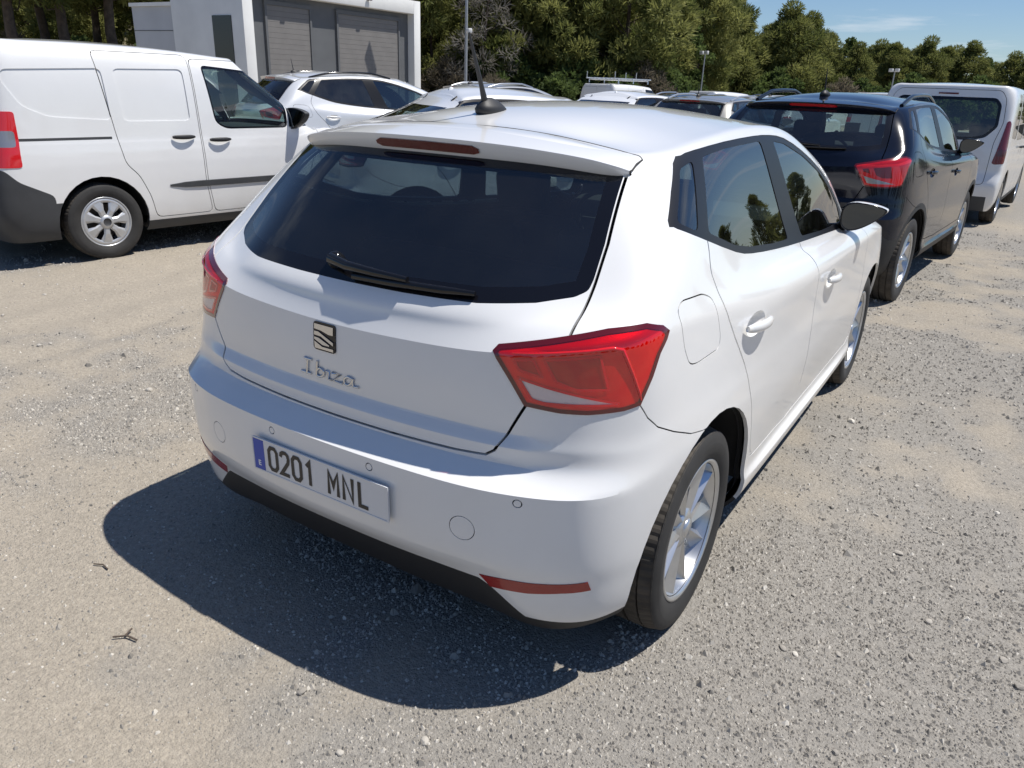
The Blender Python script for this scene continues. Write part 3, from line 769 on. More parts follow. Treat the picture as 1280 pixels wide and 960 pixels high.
FDOOR = [(1.815,1.05),(1.79,.99),(1.775,.93),(1.787,.87),(1.785,.775),(1.765,.60),(1.748,.46),(1.735,.363),(2.3,.362),(2.76,.366),(2.82,.39),(2.87,.52),(2.895,.70),(2.885,.85),(2.83,1.0)]
FUEL = [(.440,1.040),(.475,1.056),(.60,1.050),(.655,1.030),(.672,.985),(.690,.915),(.675,.888),(.53,.884),(.487,.892),(.460,.940)]
TGATE = [(0,1.368),(.556,1.368),(.566,1.35),(.580,1.325),(.595,1.267),(.617,1.181),(.630,1.095),(.640,1.0),(.607,.915),(.573,.833),(.545,.779),(.520,.730),(.505,.703),(.480,.685),(.40,.680),(.2,.677),(0,.676),(-.05,.676),(-.05,1.368)]
RGLASS = [(0,1.360),(.558,1.360),(.5735,1.325),(.5885,1.266),(.6105,1.180),(.6225,1.105),(.6225,1.082),(.600,1.068),(.525,1.052),(.394,1.041),(.185,1.0375),(0,1.037),(-.05,1.037),(-.05,1.358)]
LAMP = [cor(p) for p in [(.498,.095,.952),(.51,.103,.966),(.64,.196,.999),(.709,.257,1.017),(.774,.327,1.027),(.800,.365,1.018),(.811,.384,1.003),(.811,.372,.984),(.808,.346,.955),(.806,.320,.903),(.797,.284,.838),(.772,.248,.829),(.708,.188,.822),(.652,.154,.822),(.573,.122,.829),(.543,.11,.88),(.506,.098,.936)]]
LAMP_D1 = [cor(p) for p in [(.606,.140,.949),(.717,.216,.966),(.742,.225,.880),(.679,.175,.879),(.637,.150,.896)]]
LAMP_D2 = [cor(p) for p in [(.543,.111,.941),(.589,.132,.948),(.612,.140,.902),(.556,.116,.914)]]
LAMP_C = [cor(p) for p in [(.552,.114,.901),(.625,.144,.884),(.68,.174,.872),(.764,.241,.851),(.76,.236,.842),(.616,.138,.840),(.587,.127,.846)]]
LAMP_S = [cor(p) for p in [(.757,.254,.966),(.828,.392,.998),(.825,.37,.963),(.812,.30,.835)]]
LAMP_T = [cor(p) for p in [(.505,.095,.972),(.643,.186,1.008),(.777,.322,1.040),(.825,.392,1.022),(.748,.247,.980),(.637,.162,.965)]]
BSEAM = [(.20,.838),(.284,.838),(.306,.800),(.340,.768),(.407,.736),(.50,.700),(.577,.684),(.70,.68),(.70,.15),(-.2,.15),(-.2,.838)]
REFL = [(.497,.362),(.555,.367),(.626,.371),(.701,.380),(.757,.387),(.762,.358),(.70,.350),(.624,.335),(.521,.324)]
DIFF = [(-.05,.352),(.353,.351),(.49,.345),(.52,.325),(.612,.240),(.64,.10),(-.05,.10)]

def circle(c, r, n=20): return [(c[0]+r*math.cos(2*math.pi*k/n), c[1]+r*math.sin(2*math.pi*k/n)) for k in range(n)]

def build_hatch(root, body_mat, W=lambda p: p, arch=(.685, .312, .385), fwy=3.24, black_skirt=False, clear_lamp=False, level=3, hero=True, style='pairs', Rt=.317, rails=False, spin=.2, privacy=False, fin=False, dark_lamp=False):
    """five-door hatchback; W warps the cage and every outline to another body height"""
    rings = [[W(p) for p in r] for r in HATCH]
    sh = Shell(rings, creases=HATCH_CREASES, level=level)
    S = lambda poly: [(W((.8, a, b))[1], W((.8, a, b))[2]) for a, b in poly]
    B = lambda poly: [(W((a, .1, b))[0], W((a, .1, b))[2]) for a, b in poly]
    C = lambda poly: [(a, W((.7, .2, b))[2]) for a, b in poly]
    SB = ((.45, 2), (-1, 5), (-1, 3)); RB = ((-1, 2), (-1, 1.1), (-1, 3)); LB = ((.3, 2), (-1, .6), (.6, 1.3))
    # wheel arches, sills
    ay, az, ar = arch; fy = fwy
    for y in (ay, fy): sh.cut(circle((y, az), ar, 40), 'side', 'arch', box=((.3, 2), (-1, 6), (-1, .95)))
    sill_z = .262 if not black_skirt else .40
    # glasshouse, doors
    dlo = S(spline(DLO[:1]+DLO[1:], 2, True)); sh.cut(dlo, 'side', 'frame', box=SB)
    for g, nm in ((Q_GLASS, 'q_glass'), (R_GLASS, 'r_glass'), (F_GLASS, 'f_glass')): sh.cut(rounded(S(g), .022, 3), 'side', nm, box=SB, only=['frame'])
    gp = .0062
    sh.cut(S(spline(RDOOR[:-1], 2)+[RDOOR[-1]]), 'side', 'rdoor', gap=gp, box=SB, only=['body'])
    sh.cut(S(FDOOR), 'side', 'fdoor', gap=gp, box=SB, only=['body', 'gap'])
    hz = [W((.86, .985, .888)), W((.87, 2.04, .838))]
    hr = [(.088, .036), (.085, .036)]
    for (p, (a, b), nm) in zip(hz, hr, ('rdoor', 'fdoor')): sh.cut([(p[1]+a*math.cos(t), p[2]+b*math.sin(t)) for t in [2*math.pi*k/28 for k in range(28)]], 'side', 'cup', box=SB, only=[nm])
    sh.cut(rounded(S(FUEL), .02, 3), 'side', 'fuel', gap=.0035, box=SB, only=['body'])
    # tail
    sh.cut(B(TGATE), 'rear', 'tgate', gap=.0072, box=RB, only=['body'])
    g = B(rounded(RGLASS[:1]+RGLASS[1:], [0, 0, 0, 0, 0, .004, .008, .006, 0, 0, 0, 0, 0, 0], 3))
    sh.cut(g, 'rear', 'rwin', border=(.035, 'rfrit', [(min(max(x, -.05), .585) if z < 9 else x, z) for x, z in offset(g, -.034)]), box=RB, only=['tgate'])
    sh.cut(S(BSEAM), 'side', 'bumper', gap=.0035, box=((.72, 2), (-1, .72), (.1, .85)), only=['body'])
    # rest of the bumper below the tailgate
    fs = [f for f in sh.bm.faces if sh.names[f[sh.lay]] == 'body' and f.calc_center_median().y < .66 and f.calc_center_median().z < W((.8, .3, .838))[2] and f.calc_center_median().x < .80]
    bid = sh.pid('bumper'); 
    zl = W((.8, .3, .835))[2]
    for f in fs:
        c = f.calc_center_median()
        if c.y < .30 and c.z < zl: f[sh.lay] = bid
    sh.cut(C(LAMP), 'corner', 'lamp', border=(.010, 'lring'), box=LB, only=['body', 'tgate', 'gap', 'bumper'])
    for poly, nm in ((LAMP_D1, 'ld'), (LAMP_D2, 'ld'), (LAMP_C, 'lc'), (LAMP_S, 'ls'), (LAMP_T, 'lt')): sh.cut(rounded(C(poly), .006, 2), 'corner', nm, border=(.006, 'lb') if nm in ('ld', 'lc') else None, box=LB, only=['lamp'])
    if black_skirt:
        sk = [(-.05, .56), (.45, .56), (.60, .575), (.70, .60), (.76, .58), (.80, .545), (.9, .54), (.9, .05), (-.05, .05)]
        sh.cut(sk, 'rear', 'skirt', box=((-1, 2), (-1, .55), (-1, .7)), only=['bumper', 'body'])
        for y in (ay, fy): sh.cut(circle((y, az), ar+.045, 40), 'side', 'skirt', box=((.3, 2), (-1, 6), (-1, .95)), only=['body', 'fdoor', 'rdoor', 'bumper'])
        sh.cut([(.4, .37), (4.5, .37), (4.5, -.1), (.4, -.1)], 'side', 'skirt', box=((.3, 2), (.3, 6), (-1, .6)), only=['body', 'fdoor', 'rdoor', 'bumper'])
        sh.cut([(p[0], p[1]+.01) for p in B(REFL)], 'rear', 'refl', box=RB, only=['skirt'])
    else:
        sh.cut(B(DIFF), 'rear', 'skirt', box=((-1, 2), (-1, .4), (-1, .5)), only=['bumper', 'body'])
        sh.cut([(-.2, .243), (4.5, .243), (4.5, -.1), (-.2, -.1)], 'side', 'skirt', box=((.3, 2), (-.3, 6), (-1, .4)), only=['body', 'fdoor', 'rdoor', 'bumper'])
        sh.cut(B(REFL), 'rear', 'refl', box=RB, only=['bumper', 'skirt'])
    if hero:
        sh.cut(circle((.465, .505), .034, 28), 'rear', 'towcover', gap=.0022, box=RB, only=['bumper'])
        for sx, nm in ((.604, 'sensor'),): sh.cut(circle((sx, .607), .0105, 18), 'rear', nm, gap=.003, box=RB, only=['bumper'])
        sh.cut(circle((.185, .600), .0105, 18), 'rear', 'sensor', gap=.003, box=RB, only=['bumper'])
    # windscreen and front lamps
    wsl = [W(p) for p in HATCH[14][12:]]; wsb = [W(p) for p in HATCH[12][12:]]
    ws = [(p[0]-.015, p[2]-.012) for p in wsl]+[(-.05, wsl[-1][2]-.012)]+[(-.05, wsb[-1][2]+.03)]+[(p[0]-.015, p[2]+.03) for p in wsb[::-1]]
    sh.cut(ws, 'front', 'wscreen', border=(.03, 'wfrit'), box=((-1, .72), (1.9, 5), (.9, 2)), only=['body'])
    hl = [(W((a, 3.8, b))[0], W((a, 3.8, b))[2]) for a, b in ((.40, .66), (.74, .74), (.80, .70), (.72, .60), (.45, .58))]
    sh.cut(rounded(hl, .03, 3), 'front', 'hlamp', box=((.3, 2), (3.3, 5), (.4, 1.0)), only=['body'])
    gr = [(W((a, 3.8, b))[0], W((a, 3.8, b))[2]) for a, b in ((-.05, .64), (.36, .64), (.30, .50), (-.05, .50))]
    sh.cut(gr, 'front', 'grille', box=((-1, 2), (3.3, 5), (.3, 1.0)), only=['body'])
    # emit parts
    body = sh.part(['body', 'towcover', 'sensor', 'wfrit', 'skirt'], 'body', (body_mat, body_mat, body_mat, MT['frit'], MT['plastic']), root, .012)
    sh.part(['wscreen'], 'windscreen', (MT['gl_front'],), root, 0)
    bump = sh.part(['bumper'], 'bumper', (body_mat,), root, .012)
    tg = sh.part(['tgate', 'rfrit'], 'tailgate', (body_mat, MT['frit']), root, .012)
    sh.part(['rwin'], 'rear_window', (MT['gl_rear'],), tg, 0)
    sh.part(['grille'], 'grille', (MT['plastic'],), root, .02)
    for sd in ('right', 'left'):
        L = sd == 'left'
        fr = sh.part(['frame'], 'window_frame', (MT['trim'],), root, .01, sd, push=-.002)
        for nm, lab in (('q_glass', 'quarter_window'), ('r_glass', 'side_window'), ('f_glass', 'side_window')): sh.part([nm], lab, (MT['gl_dark' if privacy and nm != 'f_glass' else 'gl_side'],), root, 0, sd, push=-.004)
        d1 = sh.part(['rdoor'], 'rear_door', (body_mat,), root, .014, sd); d2 = sh.part(['fdoor'], 'front_door', (body_mat,), root, .014, sd)
        for d, p, (a, b), ln in zip((d1, d2), hz, hr, (.22, .21)):
            bowl(d, sh, p[1], p[2], a, b, .030, body_mat, L); grip(d, sh, p[1]-.004, p[2]+.004, ln, .034, .034, body_mat, L, -.012)
        sh.part(['fuel'], 'fuel_flap', (body_mat,), root, .01, 'right') if not L else None
        lm = (MT['lens_hot'], MT['lens_dkred'], MT['lens_red' if not clear_lamp else 'lens_clear'], MT['lens_clear'], MT['lens_red'], MT['lens_red']) if not clear_lamp else (MT['lens_hot'], MT['lens_dkred'], MT['lens_dark'], MT['lens_clear'], MT['lens_red'], MT['lens_red'])
        if not clear_lamp: lm = (MT['lens_hot'], MT['lens_dkred'], MT['lens_dark'], MT['lens_clear'], MT['lens_red'], MT['lens_red'])
        if dark_lamp: lm = (MT['lens_dkred'], MT['gloss'], MT['lens_clear'], MT['lens_clear'], MT['lens_dkred'], MT['gloss'])
        if hero:
            lo = sh.part(['lamp', 'lring', 'ld', 'lc', 'ls', 'lt', 'lb'], 'tail_lamp', tuple(MT[k] for k in ('lamp_red', 'lens_dkred', 'lamp_deep', 'lamp_clear', 'lamp_red', 'lamp_top', 'lens_hot')), root, .008, sd, push=.003)
            sh.part(['lamp', 'lring', 'ld', 'lc', 'ls', 'lt', 'lb'], 'lamp_reflector', (MT['lamp_back'],)*7, lo, .010, sd, push=.0008)
            gl = MB(); sg = -1 if L else 1; off = lambda q: (lambda l, nn: (sg*(l+nn*.003).x, (l+nn*.003).y, (l+nn*.003).z))(*(lambda l: (l, sh.normal_at(l)))(sh.bvh.find_nearest(Vector(q))[0]))
            path = [(.535,.110,.955),(.59,.133,.960),(.637,.160,.966),(.69,.198,.973),(.735,.236,.980),(.752,.252,.976),(.760,.258,.955),(.775,.270,.915),(.79,.282,.870),(.796,.286,.850)]
            gl.tube([off(q) for q in path], [.0015, .003, .004, .0045, .005, .0055, .005, .0045, .004, .002], 8); gl.build('ridge_highlight', MT['lens_hot'], lo)  # bright red tube added to stand in for highlights along the lens ridges
        else: sh.part(['lamp', 'lring', 'ld', 'lc', 'ls', 'lt', 'lb'], 'tail_lamp', lm+(MT['lens_hot'],), root, .02, sd, push=.003)
        sh.part(['hlamp'], 'headlight', (MT['lens_clear'],), root, .01, sd, push=.001)
        sh.part(['refl'], 'reflector', (MT['reflector'],), root, .008, sd, push=.002)
        for y in (ay-.012, fy): wheel(root, .862, y, Rt, .195, .218, style, L, spin+y)
        mp = W((.9, 2.60, 1.02)); door_mirror(root, .775, .966, mp[1], mp[2]-.068, mp[2]+.075, body_mat, L)
    # dark lining inside the skin
    dk = sh.part(['body', 'rdoor', 'fdoor', 'tgate', 'fuel', 'bumper', 'cup', 'gap', 'lamp', 'lring', 'lc', 'ld', 'ls', 'lt', 'lb', 'refl', 'skirt', 'towcover', 'sensor'], 'interior_trim', tuple([MT['dark_in']]*19), root, 0, push=-.034, flange=False)
    wells(root, (ay, fy), ar+.012, az, .56, sh)
    b = MB(); b.box((0, 1.98, W((0, 1, .225))[2]), (1.26, 3.40, .03)); b.box((0, .335, W((0, .3, .305))[2]), (1.12, .44, .02)); b.build('floor_pan', MT['under'], root)
    zf = W((0, 1.5, .45))[2]; zt = W((0, 1.5, 1.10))[2]
    seats(root, 1.75, .95, zf, zt); dash(root, 2.62, W((0, 2.6, 1.0))[2])
    # spoiler
    def make_spoiler():
        SP = [(0, (.640, 1.4225), (.452, 1.394), (.472, 1.346), (.56, 1.368)), (.15, (.641, 1.4215), (.455, 1.3925), (.475, 1.345), (.56, 1.367)), (.30, (.645, 1.4120), (.468, 1.387), (.488, 1.341), (.575, 1.362)),
              (.42, (.650, 1.3975), (.487, 1.378), (.506, 1.337), (.585, 1.357)), (.50, (.655, 1.3855), (.510, 1.368), (.527, 1.332), (.60, 1.35)), (.545, (.658, 1.3775), (.532, 1.358), (.548, 1.327), (.61, 1.338)), (.570, (.658, 1.3735), (.553, 1.350), (.568, 1.324), (.615, 1.332)), (.584, (.65, 1.366), (.578, 1.342), (.590, 1.322), (.62, 1.328))]
        nsp = SP[-1][0]
        rows = []
        for x, A, Bq, Cq, D in SP:
            pts = [W((x, *q)) for q in (A, Bq, Cq, D)]
            A, Bq, Cq, D = [(p[1], p[2]) for p in pts]
            mid = ((A[0]+Bq[0])/2, (A[1]+Bq[1])/2+.004)
            e1 = (Bq[0]+.012, Bq[1]+.0018); e2 = (Bq[0]+.0012, Bq[1]-.006); e3 = (Cq[0]-.0005, Cq[1]+.006); e4 = (Cq[0]+.006, Cq[1])
            rows.append([(pts[0][0], *q) for q in (A, mid, e1, Bq, e2, e3, e4, D)])
        G = [spline([rows[i][k] for i in range(len(rows))], 4) for k in range(8)]; n = len(G[0]); vs = []; fs = []
        for sg in (1, -1):
            o = len(vs); vs += [(G[k][i][0]*sg, G[k][i][1], G[k][i][2]) for k in range(8) for i in range(n)]
            for k in range(7):
                for i in range(n-1):
                    q = (o+k*n+i, o+k*n+i+1, o+(k+1)*n+i+1, o+(k+1)*n+i); fs.append(q[::-1] if sg > 0 else q)
            e = tuple(o+k*n+n-1 for k in range(8)); fs.append(e if sg < 0 else e[::-1])
        spo = raw('spoiler', vs, fs, body_mat, tg, True); spo.data.set_sharp_from_angle(angle=R(48))
        seal = MB(); nA = len(G[0])
        for sg in (1, -1):
            line = [(sg*G[0][i][0], G[0][i][1]+.002, G[0][i][2]-.001) for i in range(nA)]+[(sg*(G[k][-1][0]+.0015), G[k][-1][1], G[k][-1][2]-.001) for k in range(1, 7)]
            seal.tube(line, .0026, 6, caps=False)
        seal.build('spoiler_seal', MT['rubber'], spo)
        def face_pt(x, t, h):
            i = min(int(abs(x)/nsp*(n-1)), n-2)
            xs = [g[0] for g in G[4]]; j = max(k for k in range(n-1) if xs[k] <= abs(x)+1e-9); f = (abs(x)-xs[j])/(xs[j+1]-xs[j])
            a = Vector(G[4][j]).lerp(Vector(G[4][j+1]), f); b_ = Vector(G[5][j]).lerp(Vector(G[5][j+1]), f)
            p = a.lerp(b_, t); return (x, p.y-.012*0-h, p.z-.3*h)
        oc = [(-.165, .15), (.165, .15), (.185, .38), (.178, .72), (.165, .86), (-.165, .86), (-.185, .6), (-.185, .38)]
        xs = [-.185, -.165, -.11, -.05, 0, .05, .11, .165, .185]; tp = [.38, .16, .16, .16, .16, .16, .16, .16, .38]; bt = [.62, .82, .84, .84, .84, .84, .84, .82, .66]
        vs = [face_pt(x, t, .003) for x, t in zip(xs, tp)]+[face_pt(x, t, .003) for x, t in zip(xs, bt)]; m = len(xs)
        vs += [face_pt(x, t, -.01) for x, t in zip(xs, tp)]+[face_pt(x, t, -.01) for x, t in zip(xs, bt)]
        fs = [(i, m+i, m+i+1, i+1) for i in range(m-1)]+[(i, i+1, 2*m+i+1, 2*m+i) for i in range(m-1)]+[(m+i, 3*m+i, 3*m+i+1, m+i+1) for i in range(m-1)]
        raw('brake_light', vs, fs, MT['lens_dkred' if hero else 'lens_red'], spo)
    if not fin: make_spoiler()
    # wiper on the rear glass
    def on_rear(x, z, h=0.0):
        q = W((x, 0, z)); l = sh.ray((q[0], -2, q[2]), (0, 1, 0)); nn = sh.normal_at(l); return l+nn*h
    b = MB(); nn = sh.normal_at(on_rear(-.075, 1.075)); c0 = on_rear(-.075, 1.075)
    qm = nn.to_track_quat('Z', 'Y').to_matrix().to_4x4(); qm.translation = c0
    tmp = MB(); tmp.lathe([(-.01, .025), (.010, .024), (.022, .019), (.027, .010), (.028, .0004)], 24, axis='z'); b.add([qm @ Vector(v) for v in tmp.v], tmp.f, 0, True)
    b.tube([on_rear(-.08, 1.072, .014), on_rear(0, 1.060, .026), on_rear(.10, 1.056, .030), on_rear(.20, 1.055, .026)], [.017, .014, .011, .008], 10)
    b.tube([on_rear(.02, 1.048, .010), on_rear(.15, 1.049, .012), on_rear(.30, 1.052, .012), on_rear(.385, 1.055, .010)], [.011, .012, .011, .007], 6)
    b.build('rear_wiper', MT['gloss'], tg)
    # roof aerial
    a = W((-.035, .84, 1.442)); zz = sh.ray((a[0], a[1], 3), (0, 0, -1)).z
    if fin:
        b = MB(); b.prism([(-.075, 0), (-.068, .05), (-.05, .066), (-.03, .06), (.09, 0)], lambda u, v, d: (a[0]+.085+d*(1-v*9), a[1]+.1+u, zz-.012+v), -.026, .026)
        b.build('roof_aerial', body_mat, root, bevel=.006); return sh
    vs, fs = superell((a[0], a[1], zz+.008), (.038, .068, .034), 2.2, 20, 12, lambda q: Vector((q.x*(1-.55*max(0, q.z/.034)), q.y*(1-.35*max(0, q.z/.034))-.012*max(0, q.z/.034), q.z)))
    b = MB(); b.add(vs, fs, 0, True)
    if hero: b.tube([(a[0], a[1]-.035, zz+.028), (a[0], a[1]-.055, zz+.075), (a[0]-.0, a[1]-.125, zz+.222)], [.011, .0075, .0036], 8)
    else: b.tube([(a[0], a[1]-.02, zz+.02), (a[0], a[1]-.05, zz+.20)], [.008, .003], 8)
    b.build('roof_aerial', MT['plastic'], root)
    if rails:
        for sg in (1, -1):
            b = MB(); pts = []
            for k in range(13):
                t = k/12; p = W((.575, .78+1.22*t, 0)); h = sh.ray((p[0], p[1], 3), (0, 0, -1)); lift = .045*min(1, 4*t, 4*(1-t))
                pts.append((sg*(p[0]), p[1], h.z+.004+lift))
            b.tube(pts, .016, 8); b.build('roof_rail', MT['gloss'], root)
    return sh
def number_plate(parent, c, w, h, tilt, txt='0201 MNL', letters=True):
    m = Matrix.Translation(c) @ Matrix.Rotation(tilt, 4, 'X')
    b = MB(); b.prism(rounded([(-w/2, -h/2), (w/2, -h/2), (w/2, h/2), (-w/2, h/2)], .008, 3), lambda u, v, d: m @ Vector((u, -d, v)), 0, .004)
    o = b.build('number_plate', MT['plate_white'], parent)
    f = MB()
    for x0, x1, z0, z1 in ((-w/2, w/2, -h/2, -h/2+.004), (-w/2, w/2, h/2-.004, h/2), (-w/2, -w/2+.004, -h/2+.004, h/2-.004), (w/2-.004, w/2, -h/2+.004, h/2-.004)):
        f.box((0, 0, 0), (x1-x0, .002, z1-z0), mtx=m @ Matrix.Translation(((x0+x1)/2, -.0045, (z0+z1)/2)))
    f.build('plate_rim', MT['plate_white'], o)
    bl = MB(); bl.box((0, 0, 0), (.042, .0012, h-.010), mtx=m @ Matrix.Translation((-w/2+.027, -.0044, 0))); bl.build('euro_band', MT['plate_blue'], o)
    def put(s, size, x, z, sx, sz, mm, nm, bold):
        me = text_mesh(s, size, .0004, bold)
        co = np.array([v.co[:] for v in me.vertices]); 
        for v in me.vertices: v.co = m @ Vector((x+v.co.x*sx, -.0052-v.co.z, z+v.co.y*sz))
        me.update(); link(nm, me, o, (mm,))
    put('E', .024, -w/2+.027, -.028, 1, 1, MT['print_white'], 'country_letter', .0006)
    if letters:
        G = {'0': [[(-.3,1),(.3,1),(.62,.68),(.62,-.68),(.3,-1),(-.3,-1),(-.62,-.68),(-.62,.68),(-.3,1)]], '2': [[(-.60,.55),(-.50,.85),(-.2,1),(.2,1),(.5,.85),(.6,.5),(.5,.15),(-.62,-1),(.64,-1)]],
             '1': [[(-.38,.60),(.08,1),(.08,-1.06)]], 'M': [[(-.66,-1.06),(-.66,1),(0,-.25),(.66,1),(.66,-1.06)]], 'N': [[(-.62,-1.06),(-.62,1),(.62,-1),(.62,1.06)]], 'L': [[(-.52,1.06),(-.52,-1),(.62,-1)]]}
        hw_, hh_ = .026*w/.52, .0345*h/.106; th = .0058
        for ch, uu in zip(txt.replace(' ', ''), (.165, .258, .351, .446, .622, .727, .832)):
            b = MB()
            for pl in G[ch]:
                P = [np.array((p[0]*hw_, p[1]*hh_)) for p in pl]; closed = np.allclose(P[0], P[-1]); n = len(P)
                lf = []; rg = []
                for i in range(n):
                    d0 = P[i]-P[i-1] if i else (P[0]-P[-2] if closed else P[1]-P[0]); d1 = P[i+1]-P[i] if i < n-1 else (P[1]-P[0] if closed else P[-1]-P[-2])
                    d0 = d0/np.linalg.norm(d0); d1 = d1/np.linalg.norm(d1); nn = np.array((-d0[1]-d1[1], d0[0]+d1[0])); l = max(nn@nn, .55); nn = nn*(2*th/l)
                    lf.append(P[i]+nn); rg.append(P[i]-nn)
                vs = [m @ Vector((-w/2+uu*w+q[0], -.0052, q[1])) for q in lf+rg]
                b.add(vs, [(i, i+1, n+i+1, n+i) for i in range(n-1)])
            b.build('plate_character', MT['plate_black'], o)
    return o
def hatch_badges(root, sh):
    def on(x, z, h): l = sh.ray((x, -2, z), (0, 1, 0)); return l+sh.normal_at(l)*h
    # square emblem with slanted S bars
    S = .041; H = .039; cx, cz = -.034, .889
    P = lambda u, v, d: on(cx+u, cz+v, d)
    b = MB(); b.prism(rounded([(-S, -H), (S, -H), (S, H), (-S, H)], .011, 4), P, -.004, .004, 0)
    bars = [[(-.036, .022), (-.036, .040), (.036, .040), (.036, .017), (.012, .017), (-.012, .026)],
            [(-.036, .014), (-.018, .019), (.036, -.011), (.036, -.040), (.030, -.020), (.004, -.010), (-.036, .002)],
            [(-.036, -.006), (-.010, -.014), (.010, -.020), (.012, -.022), (-.020, -.021), (-.036, -.022)],
            [(-.036, -.029), (-.004, -.029), (.020, -.024), (.036, -.034), (.036, -.041), (-.034, -.041)]]
    bars = [[(-.037, .041), (.037, .041), (.037, .014), (.020, .014), (-.010, .022), (-.037, .024)],
            [(-.037, .016), (-.020, .016), (.037, -.010), (.037, -.021), (-.010, .002), (-.037, .003)],
            [(-.037, -.004), (-.018, -.005), (.022, -.022), (.022, -.026), (-.004, -.026), (-.037, -.012)],
            [(-.037, -.018), (-.006, -.033), (.037, -.033), (.037, -.042), (-.036, -.042)]]
    o = b.build('emblem', MT['gloss'], root)
    c = MB()
    for p in [[(u*.95, v*.81) for u, v in q] for q in bars]: c.prism(p, P, .003, .0065, 0)
    c.build('emblem_bar', MT['chrome'], o)
    # model script as bent chrome rods
    L = MB(); r = .0040
    def stroke(pts, smooth=True):
        pts = spline(pts, 5) if smooth and len(pts) > 2 else pts
        L.tube([on(-.032+u*.95, .789+v*.92, .0025) for u, v in pts], r, 6)
    stroke([(-.092, .026), (-.060, .026)], 0); stroke([(-.076, .026), (-.088, -.022)], 0); stroke([(-.112, -.022), (-.070, -.022)], 0)
    stroke([(-.036, .028), (-.044, -.004), (-.048, -.022)], 0); stroke([(-.044, -.006), (-.030, .006), (-.016, .000), (-.018, -.014), (-.032, -.022), (-.048, -.020)])
    stroke([(-.004, .004), (.006, .004), (.000, -.022), (.012, -.022)], 0)
    stroke([(.020, .004), (.052, .004), (.018, -.022), (.056, -.022)], 0)
    stroke([(.100, .002), (.082, .005), (.066, -.006), (.066, -.019), (.080, -.022), (.094, -.010), (.100, .002)]); stroke([(.101, .004), (.096, -.012), (.100, -.021), (.118, -.020)])
    L.build('model_script', MT['chrome'], root)
# ------------------------------------------------------------------ box vans and people carriers
def van_cage(p):
    """rings of a van-shaped body: p holds length, half width, heights and the stations of cowl, screen and roof"""
    hw, H, bz, L = p['hw'], p['H'], p['belt'], p['L']; ywr, ywf = p['ywr'], p['ywf']; cw, st = p['cowl'], p['screen']; hood = p['hood']
    zs = [.20, .27, .38, .46, .56, .66, .72, .78, .82, .88, bz-.10, bz-.05, bz, (bz*.45+H*.55), H-.13, H-.035]
    sc = [.92, .965, .985, .992, .997, 1, 1, 1, .998, .995, .99, .985, .978, p.get('sc13', .945), p.get('sc14', .905), p.get('sc15', .83)]
    yr = p['yr']; rings = []
    for l in range(16):
        z, w = zs[l], hw*sc[l]; y0 = np.interp(z, yr[0], yr[1]); f = []
        k = 1.0 if l < 13 else .9
        cr = p.get('corner', .16); bow = p.get('bow', .03)
        f += [(0, y0, z), (.36*w, y0+bow*.15, z), (.64*w, y0+bow*.5, z), (.84*w, y0+bow+.004, z), (.945*w, y0+bow+cr*.25, z), (.99*w, y0+bow+cr*.85, z), (w, max(y0+.42, y0+bow+cr*2), z)]
        if l <= 12:
            yb = [ywr, ywr+.45, (ywr+ywf)/2-.15, (ywr+ywf)/2+.35, ywf-.50, ywf]
        else:
            t = (l-12)/3.0; ye = cw-.14+(st-.02-(cw-.14))*[0, .52, .9, 1][l-12]
            yb = [ywr+(0)*t, ywr+.45, ywr+.45+(ye-ywr-.45)*.36, ywr+.45+(ye-ywr-.45)*.70, ye]
        zr = lambda y: (-.05*max(0, (y-ywr)/(st-ywr))**2*p.get('droop', 1) if l >= 13 else 0)
        f += [(w*(1-.0 if l < 13 else 1), y, z+zr(y)) for y in yb[:5]]
        if l <= 9:      # nose
            zf = min(z, hood-.10+(.92-hood)*0+ (l-9)*.0) if z > hood-.1 else z
            tuck = [.16, .08, .02, 0, 0, .01, .015, .03, .05, .08][l]
            f += [(w*.995, ywf, min(z, hood+.05)), (w*.95, ywf+.40, zf), (w*.80, L-.16-tuck, zf), (w*.45, L-.03-tuck, zf), (0, L-tuck, zf)]
        elif l <= 11:   # bonnet
            t = (l-9)/3.0; a = [(w*.995, ywf, hood+.05), (w*.95, ywf+.40, hood-.10), (w*.80, L-.24, hood-.10), (w*.45, L-.11, hood-.10), (0, L-.08, hood-.10)]
            b = [(w*.93, cw-.02, bz-.02), (w*.70, cw+.07, bz), (w*.45, cw+.11, bz), (w*.22, cw+.125, bz), (0, cw+.13, bz)]
            up_ = .03
            f += [(q[0]*(1-t)+r[0]*t, q[1]*(1-t)+r[1]*t, q[2]*(1-t)+r[2]*t+up_) for q, r in zip(a, b)]
        elif l == 12:
            f += [(w*.93, cw-.02, bz-.0), (w*.70, cw+.07, bz+.012), (w*.45, cw+.11, bz+.016), (w*.22, cw+.125, bz+.016), (0, cw+.13, bz+.016)]
        else:
            q = [.52, .9, 1][l-13]; zz = [z, z, z][0]; dz = -.05*p.get('droop', 1)
            for fx, dy in ((.90, .06), (.68, .12), (.44, .155), (.22, .172), (0, .178)):
                f.append((w*fx, (cw-.09)+(st-(cw-.09))*q+dy, zz+dz+.012*(1-fx)))
        rings.append([tuple(float(c) for c in v) for v in f])
    for l in range(13, 16): rings[l][0] = (0,)+rings[l][0][1:]
    return rings
